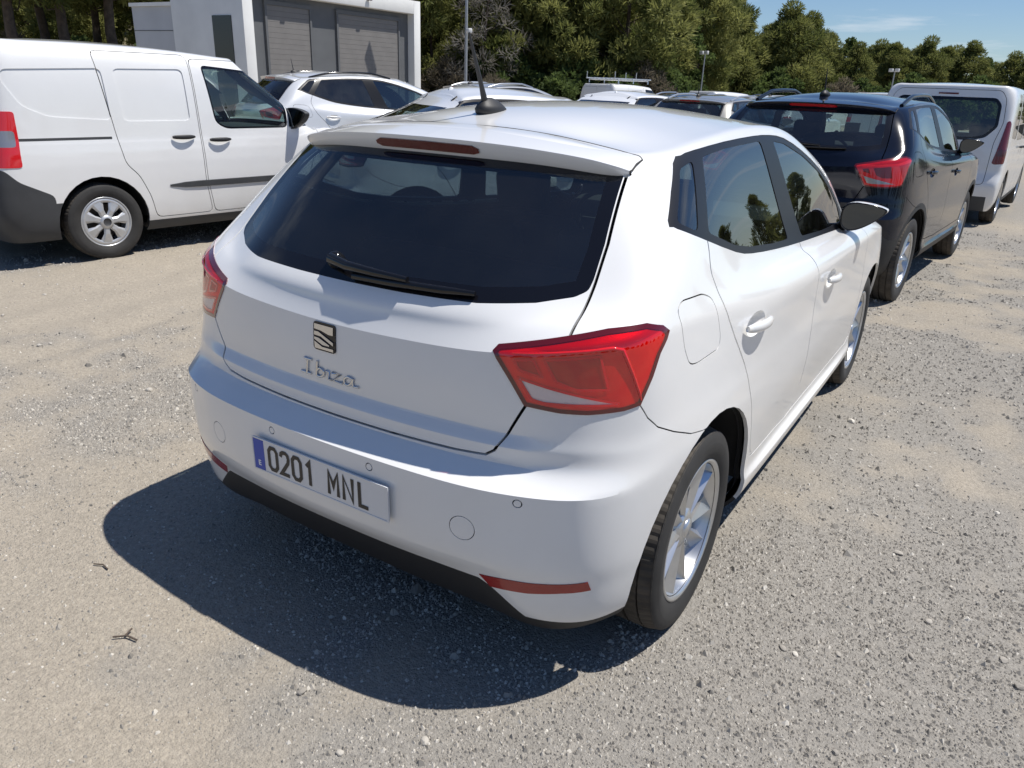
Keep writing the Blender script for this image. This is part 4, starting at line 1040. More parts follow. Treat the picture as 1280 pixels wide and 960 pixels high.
def build_van(root, p, body_mat, level=2):
    """van or people carrier with doors, glass, lamps, wheels, mirrors; p['style'] gives the details"""
    rings = van_cage(p); cre = [(15, 0, 4, .3)]+[(l, a, b, w) for l, a, b, w in p.get('crease', [])]
    sh = Shell(rings, creases=cre, level=level, fit=1); SB = ((.3, 2), (-1, 6), (-1, 3)); RB = ((-1, 2), (-1, .6), (-1, 3))
    ay, fy, az, ar = p['ywr'], p['ywf'], p['wz'], p['arch']
    for y in (ay, fy): sh.cut(circle((y, az), ar, 32), 'side', 'arch', box=((.3, 2), (-1, 6), (-1, 1.1)))
    for nm, poly, r in p['glass']:
        sh.cut(rounded(poly, r, 3), 'side', nm, border=(.016, nm+'_f'), box=SB, only=['body'])
        # inner ring is the pane; outer strip the rubber
    for nm, poly, r in p['doors']: sh.cut(rounded(poly, r, 3), 'side', nm, gap=.007, box=SB, only=['body', 'gap'])
    for poly, r in p.get('press', []): sh.cut(rounded(poly, r, 4), 'side', 'press', box=SB, only=['body', 'slider'])
    for nm, poly, r in p['rear']: sh.cut(rounded(poly, r, 3), 'rear', nm, gap=.007 if 'door' in nm or 'gate' in nm else 0, border=(.04, 'rfrit') if nm == 'rwin' else None, box=RB, only=['body', 'tailgate', 'gap'])
    for poly, proj, r in p.get('black', []): sh.cut(rounded(poly, r, 3), proj, 'skirt', box=SB if proj == 'side' else RB, only=['body']+[d[0] for d in p['doors']]+[d[0] for d in p['rear'] if d[0] != 'rwin'])
    for nm, poly in p['lamp']: sh.cut(rounded(poly, .02, 3), 'corner', nm, box=((.3, 2), (-1, .9), (.4, 2)), only=['body', 'tailgate', 'gap', 'skirt', 'lamp', 'rear_door_leaf'])
    hw = p['hw']
    wb, wt = rings[12], rings[14]
    ws = [(q[0]-.02, q[2]+.02) for q in wt[12:]]+[(-.05, wt[-1][2]+.02), (-.05, wb[-1][2]+.03)]+[(q[0]-.02, q[2]+.03) for q in wb[12:][::-1]]
    sh.cut(ws, 'front', 'wscreen', box=((-1, 2), (p['screen']-.3, 6), (p['belt']-.1, 3)), only=['body'])
    hd = p['hood']; sh.cut(rounded([(hw*.55, hd-.20), (hw*.98, hd-.12), (hw*.98, hd-.28), (hw*.55, hd-.32)], .03), 'front', 'hlamp', box=((.2, 2), (fy+.2, 7), (.2, 1.2)), only=['body'])
    sh.cut(rounded([(-.05, hd-.2), (hw*.5, hd-.2), (hw*.45, hd-.42), (-.05, hd-.42)], .02), 'front', 'grille', box=((-1, 2), (fy+.2, 7), (.2, 1.2)), only=['body'])
    sh.part(['body', 'skirt'], 'body', (body_mat, MT['gplastic']), root, .012)
    sh.part(['wscreen'], 'windscreen', (MT['gl_front'],), root, 0); sh.part(['grille'], 'grille', (MT['plastic'],), root, .02)
    par = root
    if any(n == 'tailgate' for n, _, _ in p['rear']): par = sh.part(['tailgate'], 'tailgate', (body_mat,), root, .012)
    if 'brake' in p:
        b = MB(); q = sh.ray((0, -2, p['brake']), (0, 1, 0)); b.box((0, q.y, p['brake']), (.26, .014, .022)); b.build('brake_light', MT['lens_dkred'], par, bevel=.004)
    if any(n == 'rear_door_leaf' for n, _, _ in p['rear']):
        for sd in ('right', 'left'): sh.part(['rear_door_leaf'], 'rear_door', (body_mat,), root, .012, sd)
    if any(n == 'rwin' for n, _, _ in p['rear']): sh.part(['rwin', 'rfrit'], 'rear_window', (MT['gl_rear'], MT['frit']), par, 0)
    for sd in ('right', 'left'):
        Lf = sd == 'left'; dd = {}
        for nm, _, _ in p['doors']: dd[nm] = sh.part([nm], 'sliding_door' if nm == 'slider' else 'front_door', (body_mat,), root, .014, sd)
        for nm, poly, r in p['glass']:
            fr = sh.part([nm+'_f'], 'window_seal', (MT['frit'],), root, .006, sd, push=-.001); sh.part([nm], 'side_window', (MT[p.get('gl', {}).get(nm, 'gl_side')],), root, 0, sd, push=-.003)
        sh.part([n for n, _ in p['lamp']], 'tail_lamp', tuple(MT[p['lampm'][n]] for n, _ in p['lamp']), root, .02, sd, push=.004)
        sh.part(['hlamp'], 'headlight', (MT['lens_clear'],), root, .01, sd, push=.002)
        for nm, y, z in p['handles']:
            grip(dd.get(nm) or root, sh, y, z, .21, .040, .040, MT[p['handle_mat']], Lf)
        for y in (ay, fy): wheel(root, hw-.012, y, p['Rt'], .20, p['rim'], p['style'], Lf, y*2.3)
        door_mirror(root, hw-.10, hw+.16, p['mirror'][0], p['mirror'][1]-.10, p['mirror'][1]+.12, body_mat if p.get('mirror_white') else MT['gplastic'], Lf)
        for (y0, y1, z, h, t) in p.get('strips', []):
            n = 10; vs = []; fs = []
            for i in range(n+1):
                y = y0+(y1-y0)*i/n; x = sh.ray((2, y, z), (-1, 0, 0)).x; e = .35+.65*min(1, i*.8, (n-i)*1.2)
                for q in ((x-.01, z-h/2*e), (x+t*e, z-h/2*.8*e), (x+t*e, z+h/2*.8*e), (x-.01, z+h/2*e)): vs.append((-q[0] if Lf else q[0], y, q[1]))
            for i in range(n):
                for k in range(3): q = (i*4+k, (i+1)*4+k, (i+1)*4+k+1, i*4+k+1); fs.append(q[::-1] if not Lf else q)
            raw('side_moulding', vs, fs, MT['gplastic'], root, True).data.set_sharp_from_angle(angle=R(40))
    nm_all = ['body', 'skirt', 'gap', 'tailgate', 'rear_door_leaf']+[d[0] for d in p['doors']]+[n for n, _ in p['lamp']]
    sh.part(nm_all, 'interior_trim', tuple([MT['dark_in']]*len(nm_all)), root, 0, push=-.04, flange=False)
    if 'press' in p:
        for sd in ('right', 'left'): sh.part(['press'], 'pressed_panel', (body_mat,), root, 0, sd, push=-.007, flange=False)
    wells(root, (ay, fy), ar+.012, az, .52, sh)
    b = MB(); b.box((0, p['L']/2, .24), (hw*1.7, p['L']*.82, .03)); b.build('floor_pan', MT['under'], root)
    seats(root, fy-1.25, ay+.35, .62, 1.26, .38, p.get('rear_seats', True)); dash(root, p['cowl']-.30, p['belt']+.02)
    if p.get('bulkhead'): raw('bulkhead', [(-hw*.86, fy-1.72, .25), (hw*.86, fy-1.72, .25), (hw*.80, fy-1.72, p['H']-.1), (-hw*.80, fy-1.72, p['H']-.1)], [(0, 1, 2, 3)], MT['dark_in'], root)
    return sh
VAN = dict(L=4.16, hw=.882, H=1.74, belt=1.02, hood=.98, ywr=.835, ywf=3.324, cowl=3.02, screen=2.20, wz=.315, arch=.375, Rt=.318, rim=.205, style='cover',
    yr=([.2, .4, .62, .9, 1.3, 1.74], [.09, .01, .02, .07, .11, .22]), corner=.17, bow=.03, droop=1.2,
    glass=[('fq', [(2.99, 1.055), (2.735, 1.285), (2.715, 1.05)], .015), ('fw', [(2.695, 1.045), (2.715, 1.305), (2.40, 1.545), (1.86, 1.585), (1.93, 1.10), (2.03, 1.045)], .05)],
    doors=[('fdoor', [(1.76, 1.63), (1.78, 1.0), (1.79, .60), (1.84, .31), (2.86, .31), (2.93, .62), (3.06, 1.0), (3.03, 1.05), (2.66, 1.40), (2.34, 1.63)], .05), ('slider', [(.93, 1.66), (1.02, 1.0), (1.06, .78), (1.16, .68), (1.24, .50), (1.28, .31), (1.815, .31), (1.77, .60), (1.765, 1.0), (1.745, 1.66)], .05)],
    rear=[('rear_door_leaf', [(.004, 1.62), (.62, 1.62), (.66, 1.2), (.70, .75), (.70, .50), (.004, .50)], .03)],
    black=[([(-.2, .78), (.13, .78), (.22, .68), (.46, .56), (.46, .1), (-.2, .1)], 'side', .04), ([(-.05, .50), (.95, .50), (.95, .10), (-.05, .10)], 'rear', 0), ([(.3, .285), (4.2, .285), (4.2, .1), (.3, .1)], 'side', 0), ([(.22, 1.003), (.98, 1.003), (.98, .982), (.22, .982)], 'side', .006)],
    lamp=[('lamp', [(.60, 1.20), (.845, 1.20), (.860, .79), (.60, .79)]), ('lampc', [(.61, 1.06), (.835, 1.06), (.84, .94), (.61, .94)])], lampm={'lamp': 'lens_hot', 'lampc': 'lens_clear'},
    handles=[('slider', 1.60, .985), ('fdoor', 1.95, .955)], handle_mat='plastic', mirror=(2.78, 1.12), strips=[(1.42, 2.86, .575, .062, .010)], rear_seats=False, bulkhead=True, gl={'fw': 'gl_front', 'fq': 'gl_front'}, sc13=.955, sc14=.91, sc15=.82,
    press=[([(.26, 1.50), (.98, 1.53), (1.00, 1.13), (.52, 1.16), (.34, 1.24), (.24, 1.42)], .05), ([(1.075, 1.53), (1.68, 1.545), (1.69, 1.12), (1.10, 1.12)], .05)],
    crease=[(14, 5, 12, .35), (9, 7, 11, .3)])
MPV = dict(L=4.40, hw=.925, H=1.84, belt=1.07, hood=1.02, ywr=.76, ywf=3.545, cowl=3.12, screen=2.35, wz=.33, arch=.40, Rt=.335, rim=.215, style='spokes',
    yr=([.2, .4, .55, .70, 1.0, 1.4, 1.84], [.09, .02, .0, .06, .08, .13, .24]), corner=.15, bow=.03, droop=.5,
    glass=[('qw', [(.42, 1.16), (.46, 1.60), (1.00, 1.62), (1.02, 1.12)], .06), ('sw', [(1.14, 1.11), (1.10, 1.63), (1.92, 1.63), (1.96, 1.10)], .06), ('fw', [(2.04, 1.10), (2.02, 1.62), (2.42, 1.56), (2.72, 1.36), (2.94, 1.14), (2.90, 1.10)], .05)],
    doors=[('fdoor', [(1.99, 1.70), (2.0, .33), (3.0, .33), (3.06, .7), (3.10, 1.06), (2.72, 1.50), (2.48, 1.70)], .05), ('slider', [(1.06, 1.72), (1.08, 1.0), (1.20, .55), (1.24, .33), (1.975, .33), (1.965, 1.72)], .05)],
    rear=[('tailgate', [(-.05, 1.755), (.66, 1.755), (.74, 1.65), (.775, 1.35), (.72, 1.10), (.72, .56), (-.05, .56)], .05), ('rwin', [(-.05, 1.66), (.62, 1.66), (.70, 1.58), (.72, 1.30), (.60, 1.16), (.42, 1.115), (-.05, 1.115)], .04)],
    black=[([(.3, .31), (4.4, .31), (4.4, .1), (.3, .1)], 'side', 0), ([(-.05, .40), (.80, .40), (.80, .1), (-.05, .1)], 'rear', 0)],
    lamp=[('lamp', [(.765, 1.37), (.80, 1.385), (.835, 1.35), (.845, 1.05), (.825, .84), (.70, .825), (.665, .84), (.70, 1.03)]), ('lampc', [(.715, 1.02), (.825, 1.02), (.82, .93), (.695, .93)])], brake=1.70, lampm={'lamp': 'lens_dark', 'lampc': 'lens_dkred'},
    handles=[('slider', 1.80, 1.0), ('fdoor', 2.17, .99)], handle_mat='plastic', mirror=(2.86, 1.20), gl={'qw': 'gl_dark', 'sw': 'gl_side', 'fw': 'gl_front'}, mirror_white=True, sc13=.955, sc14=.915, sc15=.83)
# ------------------------------------------------------------------ ground
def gz(x, y):
    """lie of the land: level round the near cars, falling gently away behind them"""
    d = max(0.0, math.hypot(x-1.4, y+1.3)-9.0); return -.0075*d if d < 60 else -.45
def vnoise(x, y, s, seed):
    """smooth value noise on numpy arrays"""
    x = x*s; y = y*s; xi = np.floor(x).astype(int); yi = np.floor(y).astype(int); fx = x-xi; fy = y-yi
    h = lambda a, b: (np.sin(a*127.1+b*311.7+seed*74.7)*43758.5453) % 1.0
    fx = fx*fx*(3-2*fx); fy = fy*fy*(3-2*fy)
    return (h(xi, yi)*(1-fx)+h(xi+1, yi)*fx)*(1-fy)+(h(xi, yi+1)*(1-fx)+h(xi+1, yi+1)*fx)*fy
def relief(x, y):
    r = (vnoise(x, y, .7, 1)-.5)*.024+(vnoise(x, y, 2.3, 2)-.5)*.018+(vnoise(x, y, 6.1, 3)-.5)*.012+(vnoise(x, y, 13, 4)-.5)*.009+(vnoise(x, y, 25, 5)-.5)*.005
    u = x+.12*y                                   # shallow wheel ruts along the lane on the left
    for c, w in ((-3.9, .16), (-3.45, .12), (-2.35, .15), (-1.95, .11), (-2.9, .08)):
        r = r-.014*np.exp(-((u-c+.10*(vnoise(x*0, y, .5, 9)-.5))/w)**2)+.007*np.exp(-((u-c-2*w)/(w*.8))**2)
    near = np.exp(-(np.maximum(0, np.abs(x)-1.1)**2*0+0))
    car = np.clip((np.maximum(np.abs(x)-.95, np.maximum(-.15-y, y-3.9)))/.5, 0, 1)
    return r*(.25+.75*car)
def drift(x, y):
    """how thickly loose stone lies: drifts beside bare wheel-swept bands"""
    wx = x+.35*vnoise(x, y, .8, 41); wy = y*.55+.3*vnoise(x, y, .9, 42)
    d = vnoise(wx, wy, 1.3, 21)*.50+vnoise(x, y, 3.1, 22)*.30+vnoise(x, y, 8.5, 23)*.2+np.clip((x+1)*.022, -.03, .06)
    u = x+.12*y
    for c in (-3.7, -2.15): d = d-.13*np.exp(-((u-c)/.30)**2)
    d = d-.16*np.exp(-((y+.75-.28*(x+.4))/.22)**2)*(x < .9)
    return d
def ground():
    gx = np.concatenate([-np.geomspace(1500, 9, 46), np.arange(-8.6, 5.6, .035), np.geomspace(6, 1500, 46)])
    gy = np.concatenate([-np.geomspace(400, 3.2, 26), np.arange(-2.9, 8.6, .045), np.geomspace(9, 1500, 52)])
    X, Y = np.meshgrid(gx, gy); d = np.maximum(0, np.hypot(X-1.4, Y+1.3)-9.0)
    fade = np.clip(1.6-np.hypot(X+.5, Y-2.5)/14, 0, 1)
    Z = np.where(d < 60, -.0075*d, -.45)+relief(X, Y)*fade
    nx, ny = len(gx), len(gy); V = np.stack([X, Y, Z], -1).reshape(-1, 3)
    i, j = np.meshgrid(np.arange(nx-1), np.arange(ny-1)); a = (j*nx+i).ravel(); F = np.stack([a, a+1, a+1+nx, a+nx], -1)
    me = bpy.data.meshes.new('ground'); me.vertices.add(len(V)); me.vertices.foreach_set('co', V.ravel().astype(np.float32))
    me.loops.add(F.size); me.loops.foreach_set('vertex_index', F.ravel().astype(np.int32)); me.polygons.add(len(F))
    me.polygons.foreach_set('loop_start', np.arange(0, F.size, 4, dtype=np.int32)); me.polygons.foreach_set('use_smooth', np.ones(len(F), bool)); me.update(); me.validate()
    at = me.attributes.new('stone_cover', 'FLOAT', 'POINT'); at.data.foreach_set('value', np.clip((drift(X, Y)-.40)*5.0, 0, 1).ravel().astype(np.float32))
    m = bpy.data.materials.new('gravel_ground'); m.use_nodes = True; n = m.node_tree; b = n.nodes['Principled BSDF']; b.inputs['Roughness'].default_value = .95; b.inputs['Specular IOR Level'].default_value = .15
    tcn = n.nodes.new('ShaderNodeTexCoord'); N = n.nodes.new; K = n.links.new
    def noise(s, d=8, r=.6):
        t = N('ShaderNodeTexNoise'); t.inputs['Scale'].default_value = s; t.inputs['Detail'].default_value = d; t.inputs['Roughness'].default_value = r; K(tcn.outputs['Object'], t.inputs['Vector']); return t
    def ramp(src, e):
        r = N('ShaderNodeValToRGB'); K(src, r.inputs[0])
        while len(r.color_ramp.elements) < len(e): r.color_ramp.elements.new(.5)
        for q, (p, c) in zip(r.color_ramp.elements, e): q.position = p; q.color = (*c, 1)
        return r
    sx = N('ShaderNodeSeparateXYZ'); K(tcn.outputs['Object'], sx.inputs[0])
    side = N('ShaderNodeMapRange'); side.inputs[1].default_value = -1.2; side.inputs[2].default_value = 1.6; side.inputs[3].default_value = -.05; side.inputs[4].default_value = .08; K(sx.outputs['X'], side.inputs[0])
    n1 = noise(1.7, 9, .66); ca_ = N('ShaderNodeAttribute'); ca_.attribute_name = 'stone_cover'; ad = N('ShaderNodeMath'); ad.operation = 'MULTIPLY_ADD'; K(n1.outputs[0], ad.inputs[0]); ad.inputs[1].default_value = .45; cv = N('ShaderNodeMath'); cv.operation = 'MULTIPLY_ADD'; K(ca_.outputs['Fac'], cv.inputs[0]); cv.inputs[1].default_value = .42; K(side.outputs[0], cv.inputs[2]); K(cv.outputs[0], ad.inputs[2])
    r1 = ramp(ad.outputs[0], [(.22, (.335, .297, .243)), (.44, (.303, .274, .232)), (.68, (.262, .246, .221))])
    n2 = noise(55, 6, .7); r2 = ramp(n2.outputs[0], [(.32, (.80, .80, .80)), (.5, (1, 1, 1)), (.68, (1.16, 1.155, 1.15))])
    vo = N('ShaderNodeTexVoronoi'); vo.inputs['Scale'].default_value = 210; K(tcn.outputs['Object'], vo.inputs['Vector'])
    r3 = ramp(vo.outputs['Color'], [(.0, (.88, .88, .88)), (.5, (1, 1, 1)), (1, (1.12, 1.115, 1.10))])
    vo2 = N('ShaderNodeTexVoronoi'); vo2.inputs['Scale'].default_value = 95; K(tcn.outputs['Object'], vo2.inputs['Vector']); r4 = ramp(vo2.outputs['Color'], [(.0, (.93, .93, .93)), (.6, (1, 1, 1)), (1, (1.06, 1.06, 1.05))])
    last = r1.outputs[0]
    for r in (r2, r3, r4):
        mm = N('ShaderNodeMix'); mm.data_type = 'RGBA'; mm.blend_type = 'MULTIPLY'; mm.inputs[0].default_value = 1; K(last, mm.inputs[6]); K(r.outputs[0], mm.inputs[7]); last = mm.outputs[2]
    K(last, b.inputs['Base Color'])
    b1 = N('ShaderNodeBump'); b1.inputs['Strength'].default_value = .45; b1.inputs['Distance'].default_value = .006; K(vo.outputs['Distance'], b1.inputs['Height']); b1.invert = True
    b2 = N('ShaderNodeBump'); b2.inputs['Strength'].default_value = .22; b2.inputs['Distance'].default_value = .007; K(n2.outputs[0], b2.inputs['Height']); K(b1.outputs[0], b2.inputs['Normal'])
    b3 = N('ShaderNodeBump'); b3.inputs['Strength'].default_value = .30; b3.inputs['Distance'].default_value = .012; b3.invert = True; K(vo2.outputs['Distance'], b3.inputs['Height']); K(b2.outputs[0], b3.inputs['Normal'])
    K(b3.outputs[0], b.inputs['Normal'])
    o = link('ground', me, None, (m,)); o['kind'] = 'structure'; return o
def gravel():
    """loose chippings lying in drifts: five-sided pebbles, each with its own size, turn and tint"""
    rg = np.random.default_rng(3)
    P = []; S = []
    for n, x0, x1, y0, y1, s0, sg in ((360000, -3.3, 3.3, -.78, 2.3, .0036, .40), (150000, -6.4, 5.4, -.6, 6.8, .0058, .42), (150000, -9, 9, 2.2, 12, .0070, .38), (16000, -6.5, 6.5, -.7, 9, .0072, .30)):
        x = rg.uniform(x0, x1, n); y = rg.uniform(y0, y1, n)
        den = drift(x, y); k = rg.random(n) < np.clip((den-.475)*7.0, .13 if s0 < .004 else .035, .80)*np.clip(np.minimum(np.minimum(x-x0, x1-x), np.minimum(y-y0+.5*(y0 < 0), y1-y))/1.2, .0, 1); k &= ~((np.abs(x) < .72) & (y > .35) & (y < 3.6))
        k &= ~((np.abs(x) < .88) & (np.abs(y-.67) < .12))
        x = x[k]; y = y[k]; P.append(np.stack([x, y], -1)); S.append(s0*np.exp(rg.normal(0, sg, len(x))))
    P = np.concatenate(P); S = np.concatenate(S); n = len(P)
    d = np.maximum(0, np.hypot(P[:, 0]-1.4, P[:, 1]+1.3)-9.0); fade = np.clip(1.6-np.hypot(P[:, 0]+.5, P[:, 1]-2.5)/14, 0, 1)
    Z = -.0075*d+relief(P[:, 0], P[:, 1])*fade
    a = rg.uniform(0, 6.283, n); st = rg.uniform(.62, 1.0, n)
    t = np.arange(5)*2*math.pi/5; V = np.empty((n, 7, 3))
    rr = rg.uniform(.75, 1.25, (n, 5)); tt = t[None]+rg.normal(0, .18, (n, 5))
    bx = np.cos(tt)*rr; by = np.sin(tt)*rr*st[:, None]; ca, sa = np.cos(a)[:, None], np.sin(a)[:, None]
    V[:, :5, 0] = bx*ca-by*sa; V[:, :5, 1] = bx*sa+by*ca; V[:, :5, 2] = -.35+rg.normal(0, .10, (n, 5))
    ex = rg.uniform(.1, .5, n); V[:, 5, 0] = ex*ca[:, 0]; V[:, 5, 1] = ex*sa[:, 0]; V[:, 5, 2] = rg.uniform(.35, .85, n)
    V[:, 6, 0] = -ex*ca[:, 0]; V[:, 6, 1] = -ex*sa[:, 0]; V[:, 6, 2] = rg.uniform(.28, .75, n)
    F0 = np.array([(0, 1, 5), (4, 0, 5), (1, 2, 6), (2, 3, 6), (3, 4, 6), (1, 6, 5), (4, 5, 6)])
    V = V*S[:, None, None]; V[..., 0] += P[:, None, 0]; V[..., 1] += P[:, None, 1]; V[..., 2] += (Z+S*.18)[:, None]; V = V.reshape(-1, 3)
    F = (F0[None]+7*np.arange(n)[:, None, None]).reshape(-1, 3)
    me = bpy.data.meshes.new('gravel'); me.vertices.add(len(V)); me.vertices.foreach_set('co', V.ravel().astype(np.float32)); me.loops.add(F.size); me.loops.foreach_set('vertex_index', F.ravel().astype(np.int32))
    me.polygons.add(len(F)); me.polygons.foreach_set('loop_start', np.arange(0, F.size, 3, dtype=np.int32)); me.polygons.foreach_set('use_smooth', np.zeros(len(F), bool)); me.update()
    print('pebbles', n, len(F))
    t = np.clip(rg.normal(.5, .24, n), 0, 1); at = me.attributes.new('tint', 'FLOAT', 'POINT'); at.data.foreach_set('value', np.repeat(t, 7).astype(np.float32))
    m = bpy.data.materials.new('stones'); m.use_nodes = True; nn = m.node_tree; b = nn.nodes['Principled BSDF']; b.inputs['Roughness'].default_value = .9; b.inputs['Specular IOR Level'].default_value = .2
    an = nn.nodes.new('ShaderNodeAttribute'); an.attribute_name = 'tint'; r = nn.nodes.new('ShaderNodeValToRGB'); nn.links.new(an.outputs['Fac'], r.inputs[0]); nn.links.new(r.outputs[0], b.inputs['Base Color'])
    for p, c in ((.0, (.19, .178, .16)), (.35, (.29, .268, .235)), (.6, (.37, .342, .30)), (1.0, (.60, .565, .50))):
        e = r.color_ramp.elements.new(p) if p not in (0.0, 1.0) else r.color_ramp.elements[0 if p == 0 else -1]; e.color = (*c, 1)
    o = link('gravel', me, None, (m,)); o['kind'] = 'stuff'
    # the larger loose stones: rounder, many-sided
    bm = bmesh.new(); bmesh.ops.create_icosphere(bm, subdivisions=2, radius=1); bv = np.array([v.co[:] for v in bm.verts]); bf = np.array([[v.index for v in f.verts] for f in bm.faces]); bm.free()
    n = 5200; x = rg.uniform(-6.5, 6.5, n); y = rg.uniform(-.75, 9, n); k = rg.random(n) < np.clip((drift(x, y)-.42)*6, .07, .9); k &= ~((np.abs(x) < .95) & (y > .2) & (y < 3.7)); x, y = x[k], y[k]; n = len(x)
    r = .0078*np.exp(rg.normal(0, .36, n)); W_ = bv[None]*np.stack([r*rg.uniform(.9, 1.5, n), r*rg.uniform(.7, 1.1, n), r*rg.uniform(.45, .8, n)], -1)[:, None]
    for q in range(5):
        dr = rg.normal(size=(n, 3)); dr /= np.linalg.norm(dr, axis=1)[:, None]; cut = r*rg.uniform(.45, .75, n)
        ex_ = np.maximum(0, np.einsum('nvk,nk->nv', W_, dr)-cut[:, None]); W_ = W_-ex_[..., None]*dr[:, None]*.92      # flat broken faces
    a = rg.uniform(0, 6.283, n); ca, sa = np.cos(a)[:, None], np.sin(a)[:, None]
    d = np.maximum(0, np.hypot(x-1.4, y+1.3)-9.0); fade = np.clip(1.6-np.hypot(x+.5, y-2.5)/14, 0, 1); z = -.0075*d+relief(x, y)*fade
    V = np.stack([W_[..., 0]*ca-W_[..., 1]*sa+x[:, None], W_[..., 0]*sa+W_[..., 1]*ca+y[:, None], W_[..., 2]+(z+r*.22)[:, None]], -1).reshape(-1, 3); F = (bf[None]+len(bv)*np.arange(n)[:, None, None]).reshape(-1, 3)
    me = bpy.data.meshes.new('loose_stones'); me.vertices.add(len(V)); me.vertices.foreach_set('co', V.ravel().astype(np.float32)); me.loops.add(F.size); me.loops.foreach_set('vertex_index', F.ravel().astype(np.int32))
    me.polygons.add(len(F)); me.polygons.foreach_set('loop_start', np.arange(0, F.size, 3, dtype=np.int32)); me.polygons.foreach_set('use_smooth', np.zeros(len(F), bool)); me.update()
    t = np.clip(rg.normal(.55, .2, n), 0, 1); at = me.attributes.new('tint', 'FLOAT', 'POINT'); at.data.foreach_set('value', np.repeat(t, len(bv)).astype(np.float32))
    o = link('loose_stones', me, None, (m,)); o['kind'] = 'stuff'; return o

# ------------------------------------------------------------------ trees
def leaf_mat(name, a, b_):
    m = bpy.data.materials.new(name); m.use_nodes = True; n = m.node_tree; p = n.nodes['Principled BSDF']; p.inputs['Roughness'].default_value = .75; p.inputs['Specular IOR Level'].default_value = .25
    an = n.nodes.new('ShaderNodeAttribute'); an.attribute_name = 'tint'; r = n.nodes.new('ShaderNodeValToRGB'); n.links.new(an.outputs['Fac'], r.inputs[0])
    r.color_ramp.elements[0].color = (*a, 1); r.color_ramp.elements[1].color = (*b_, 1); n.links.new(r.outputs[0], p.inputs['Base Color'])
    tr = n.nodes.new('ShaderNodeBsdfTranslucent'); n.links.new(r.outputs[0], tr.inputs[0]); ms = n.nodes.new('ShaderNodeMixShader'); ms.inputs[0].default_value = .48
    n.links.new(p.outputs[0], ms.inputs[1]); n.links.new(tr.outputs[0], ms.inputs[2]); n.links.new(ms.outputs[0], n.nodes['Material Output'].inputs[0]); return m
MT['pine'] = leaf_mat('pine_needles', (.085, .108, .028), (.28, .285, .095))
MT['pine2'] = leaf_mat('broadleaf', (.055, .085, .026), (.13, .175, .055))
MT['dry'] = leaf_mat('dry_twigs', (.10, .085, .06), (.22, .19, .14))
MT['bark'] = mat('bark', (.085, .065, .05), .95, noise=(6, .35), bump=(20, .6, .03))
def tree_meshes(seed, H, rad, base, nclump, per, leaf, mt, lean=0.0, bare=0.0, wd=.15):
    """tapered trunk with limbs that reach the needle clumps; crown of small leaf faces"""
    rg = np.random.default_rng(seed); tb = MB()
    pts = [(0, 0, -.3)]; x = y = 0
    for k in range(1, 8):
        z = H*.88*k/7; x += rg.normal(0, .04*H/7)+lean*H/7; y += rg.normal(0, .04*H/7); pts.append((x, y, z))
    tr = [max(.02, H*.021*(1-.85*(k/7))) for k in range(8)]; tb.tube(pts, tr, 8)
    C = []
    for i in range(nclump):
        t = (i+.5)/nclump; h = base+(1-base)*(t**.85)
        prof = (math.sin(math.pi*min(1, max(.02, (h-base)/(1-base)*.92+.10)))**.7)*(1-.25*t)
        rr = rad*prof*math.sqrt(rg.uniform(.22, 1)); a = i*2.39996+rg.uniform(-.4, .4)
        k = np.interp(h*H, [p[2] for p in pts], range(8)); ax = np.interp(k, range(8), [p[0] for p in pts]); ay = np.interp(k, range(8), [p[1] for p in pts])
        c = np.array((ax+rr*math.cos(a), ay+rr*math.sin(a), h*H*.97+rg.normal(0, .02*H))); C.append((c, rad*rg.uniform(.19, .33)*(1.1-.3*t)))
        if i % 2 == 0:
            z0 = max(.12*H, c[2]-rr*.45-.2); kk = np.interp(z0, [p[2] for p in pts], range(8)); s = (np.interp(kk, range(8), [p[0] for p in pts]), np.interp(kk, range(8), [p[1] for p in pts]), z0)
            m_ = tuple((np.array(s)+c)/2+np.array((0, 0, -.04*H*rg.uniform(0, 1)))); tb.tube([s, m_, tuple(c)], [.028*H/8, .018*H/8, .007*H/8], 5, caps=False)
    vs = []; tt = []
    for c, r in C:
        n = int(per*rg.uniform(.7, 1.2)*(r/(rad*.28))**1.5)
        d = rg.normal(size=(n, 3)); d /= np.linalg.norm(d, axis=1)[:, None]; q = rg.uniform(.35, 1, (n, 1))**.6
        p = c+d*q*r*np.array((1, 1, .66)); p[:, 2] += -.05*r
        ax = d+rg.normal(0, .55, (n, 3))+np.array((0, 0, .35)); ax /= np.linalg.norm(ax, axis=1)[:, None]
        sd = np.cross(ax, rg.normal(size=(n, 3))); sd /= np.linalg.norm(sd, axis=1)[:, None]
        L = leaf*rg.uniform(.6, 1.3, (n, 1)); w = L*wd
        vs.append(np.stack([p-sd*w, p+sd*w, p+ax*L+sd*w*.35, p+ax*L-sd*w*.35], 1)); base_t = rg.uniform(.15, .85)
        tt.append(np.clip(base_t+rg.normal(0, .14, n), 0, 1))
    V = np.concatenate(vs).reshape(-1, 3); T = np.repeat(np.concatenate(tt), 4); n = len(V)//4
    me = bpy.data.meshes.new('crown'); me.vertices.add(len(V)); me.vertices.foreach_set('co', V.ravel().astype(np.float32)); me.loops.add(n*4); me.loops.foreach_set('vertex_index', np.arange(n*4, dtype=np.int32))
    me.polygons.add(n); me.polygons.foreach_set('loop_start', np.arange(0, n*4, 4, dtype=np.int32)); me.update()
    at = me.attributes.new('tint', 'FLOAT', 'POINT'); at.data.foreach_set('value', T.astype(np.float32)); me.materials.append(mt)
    tm = tb.mesh('trunk'); tm.materials.append(MT['bark']); return tm, me
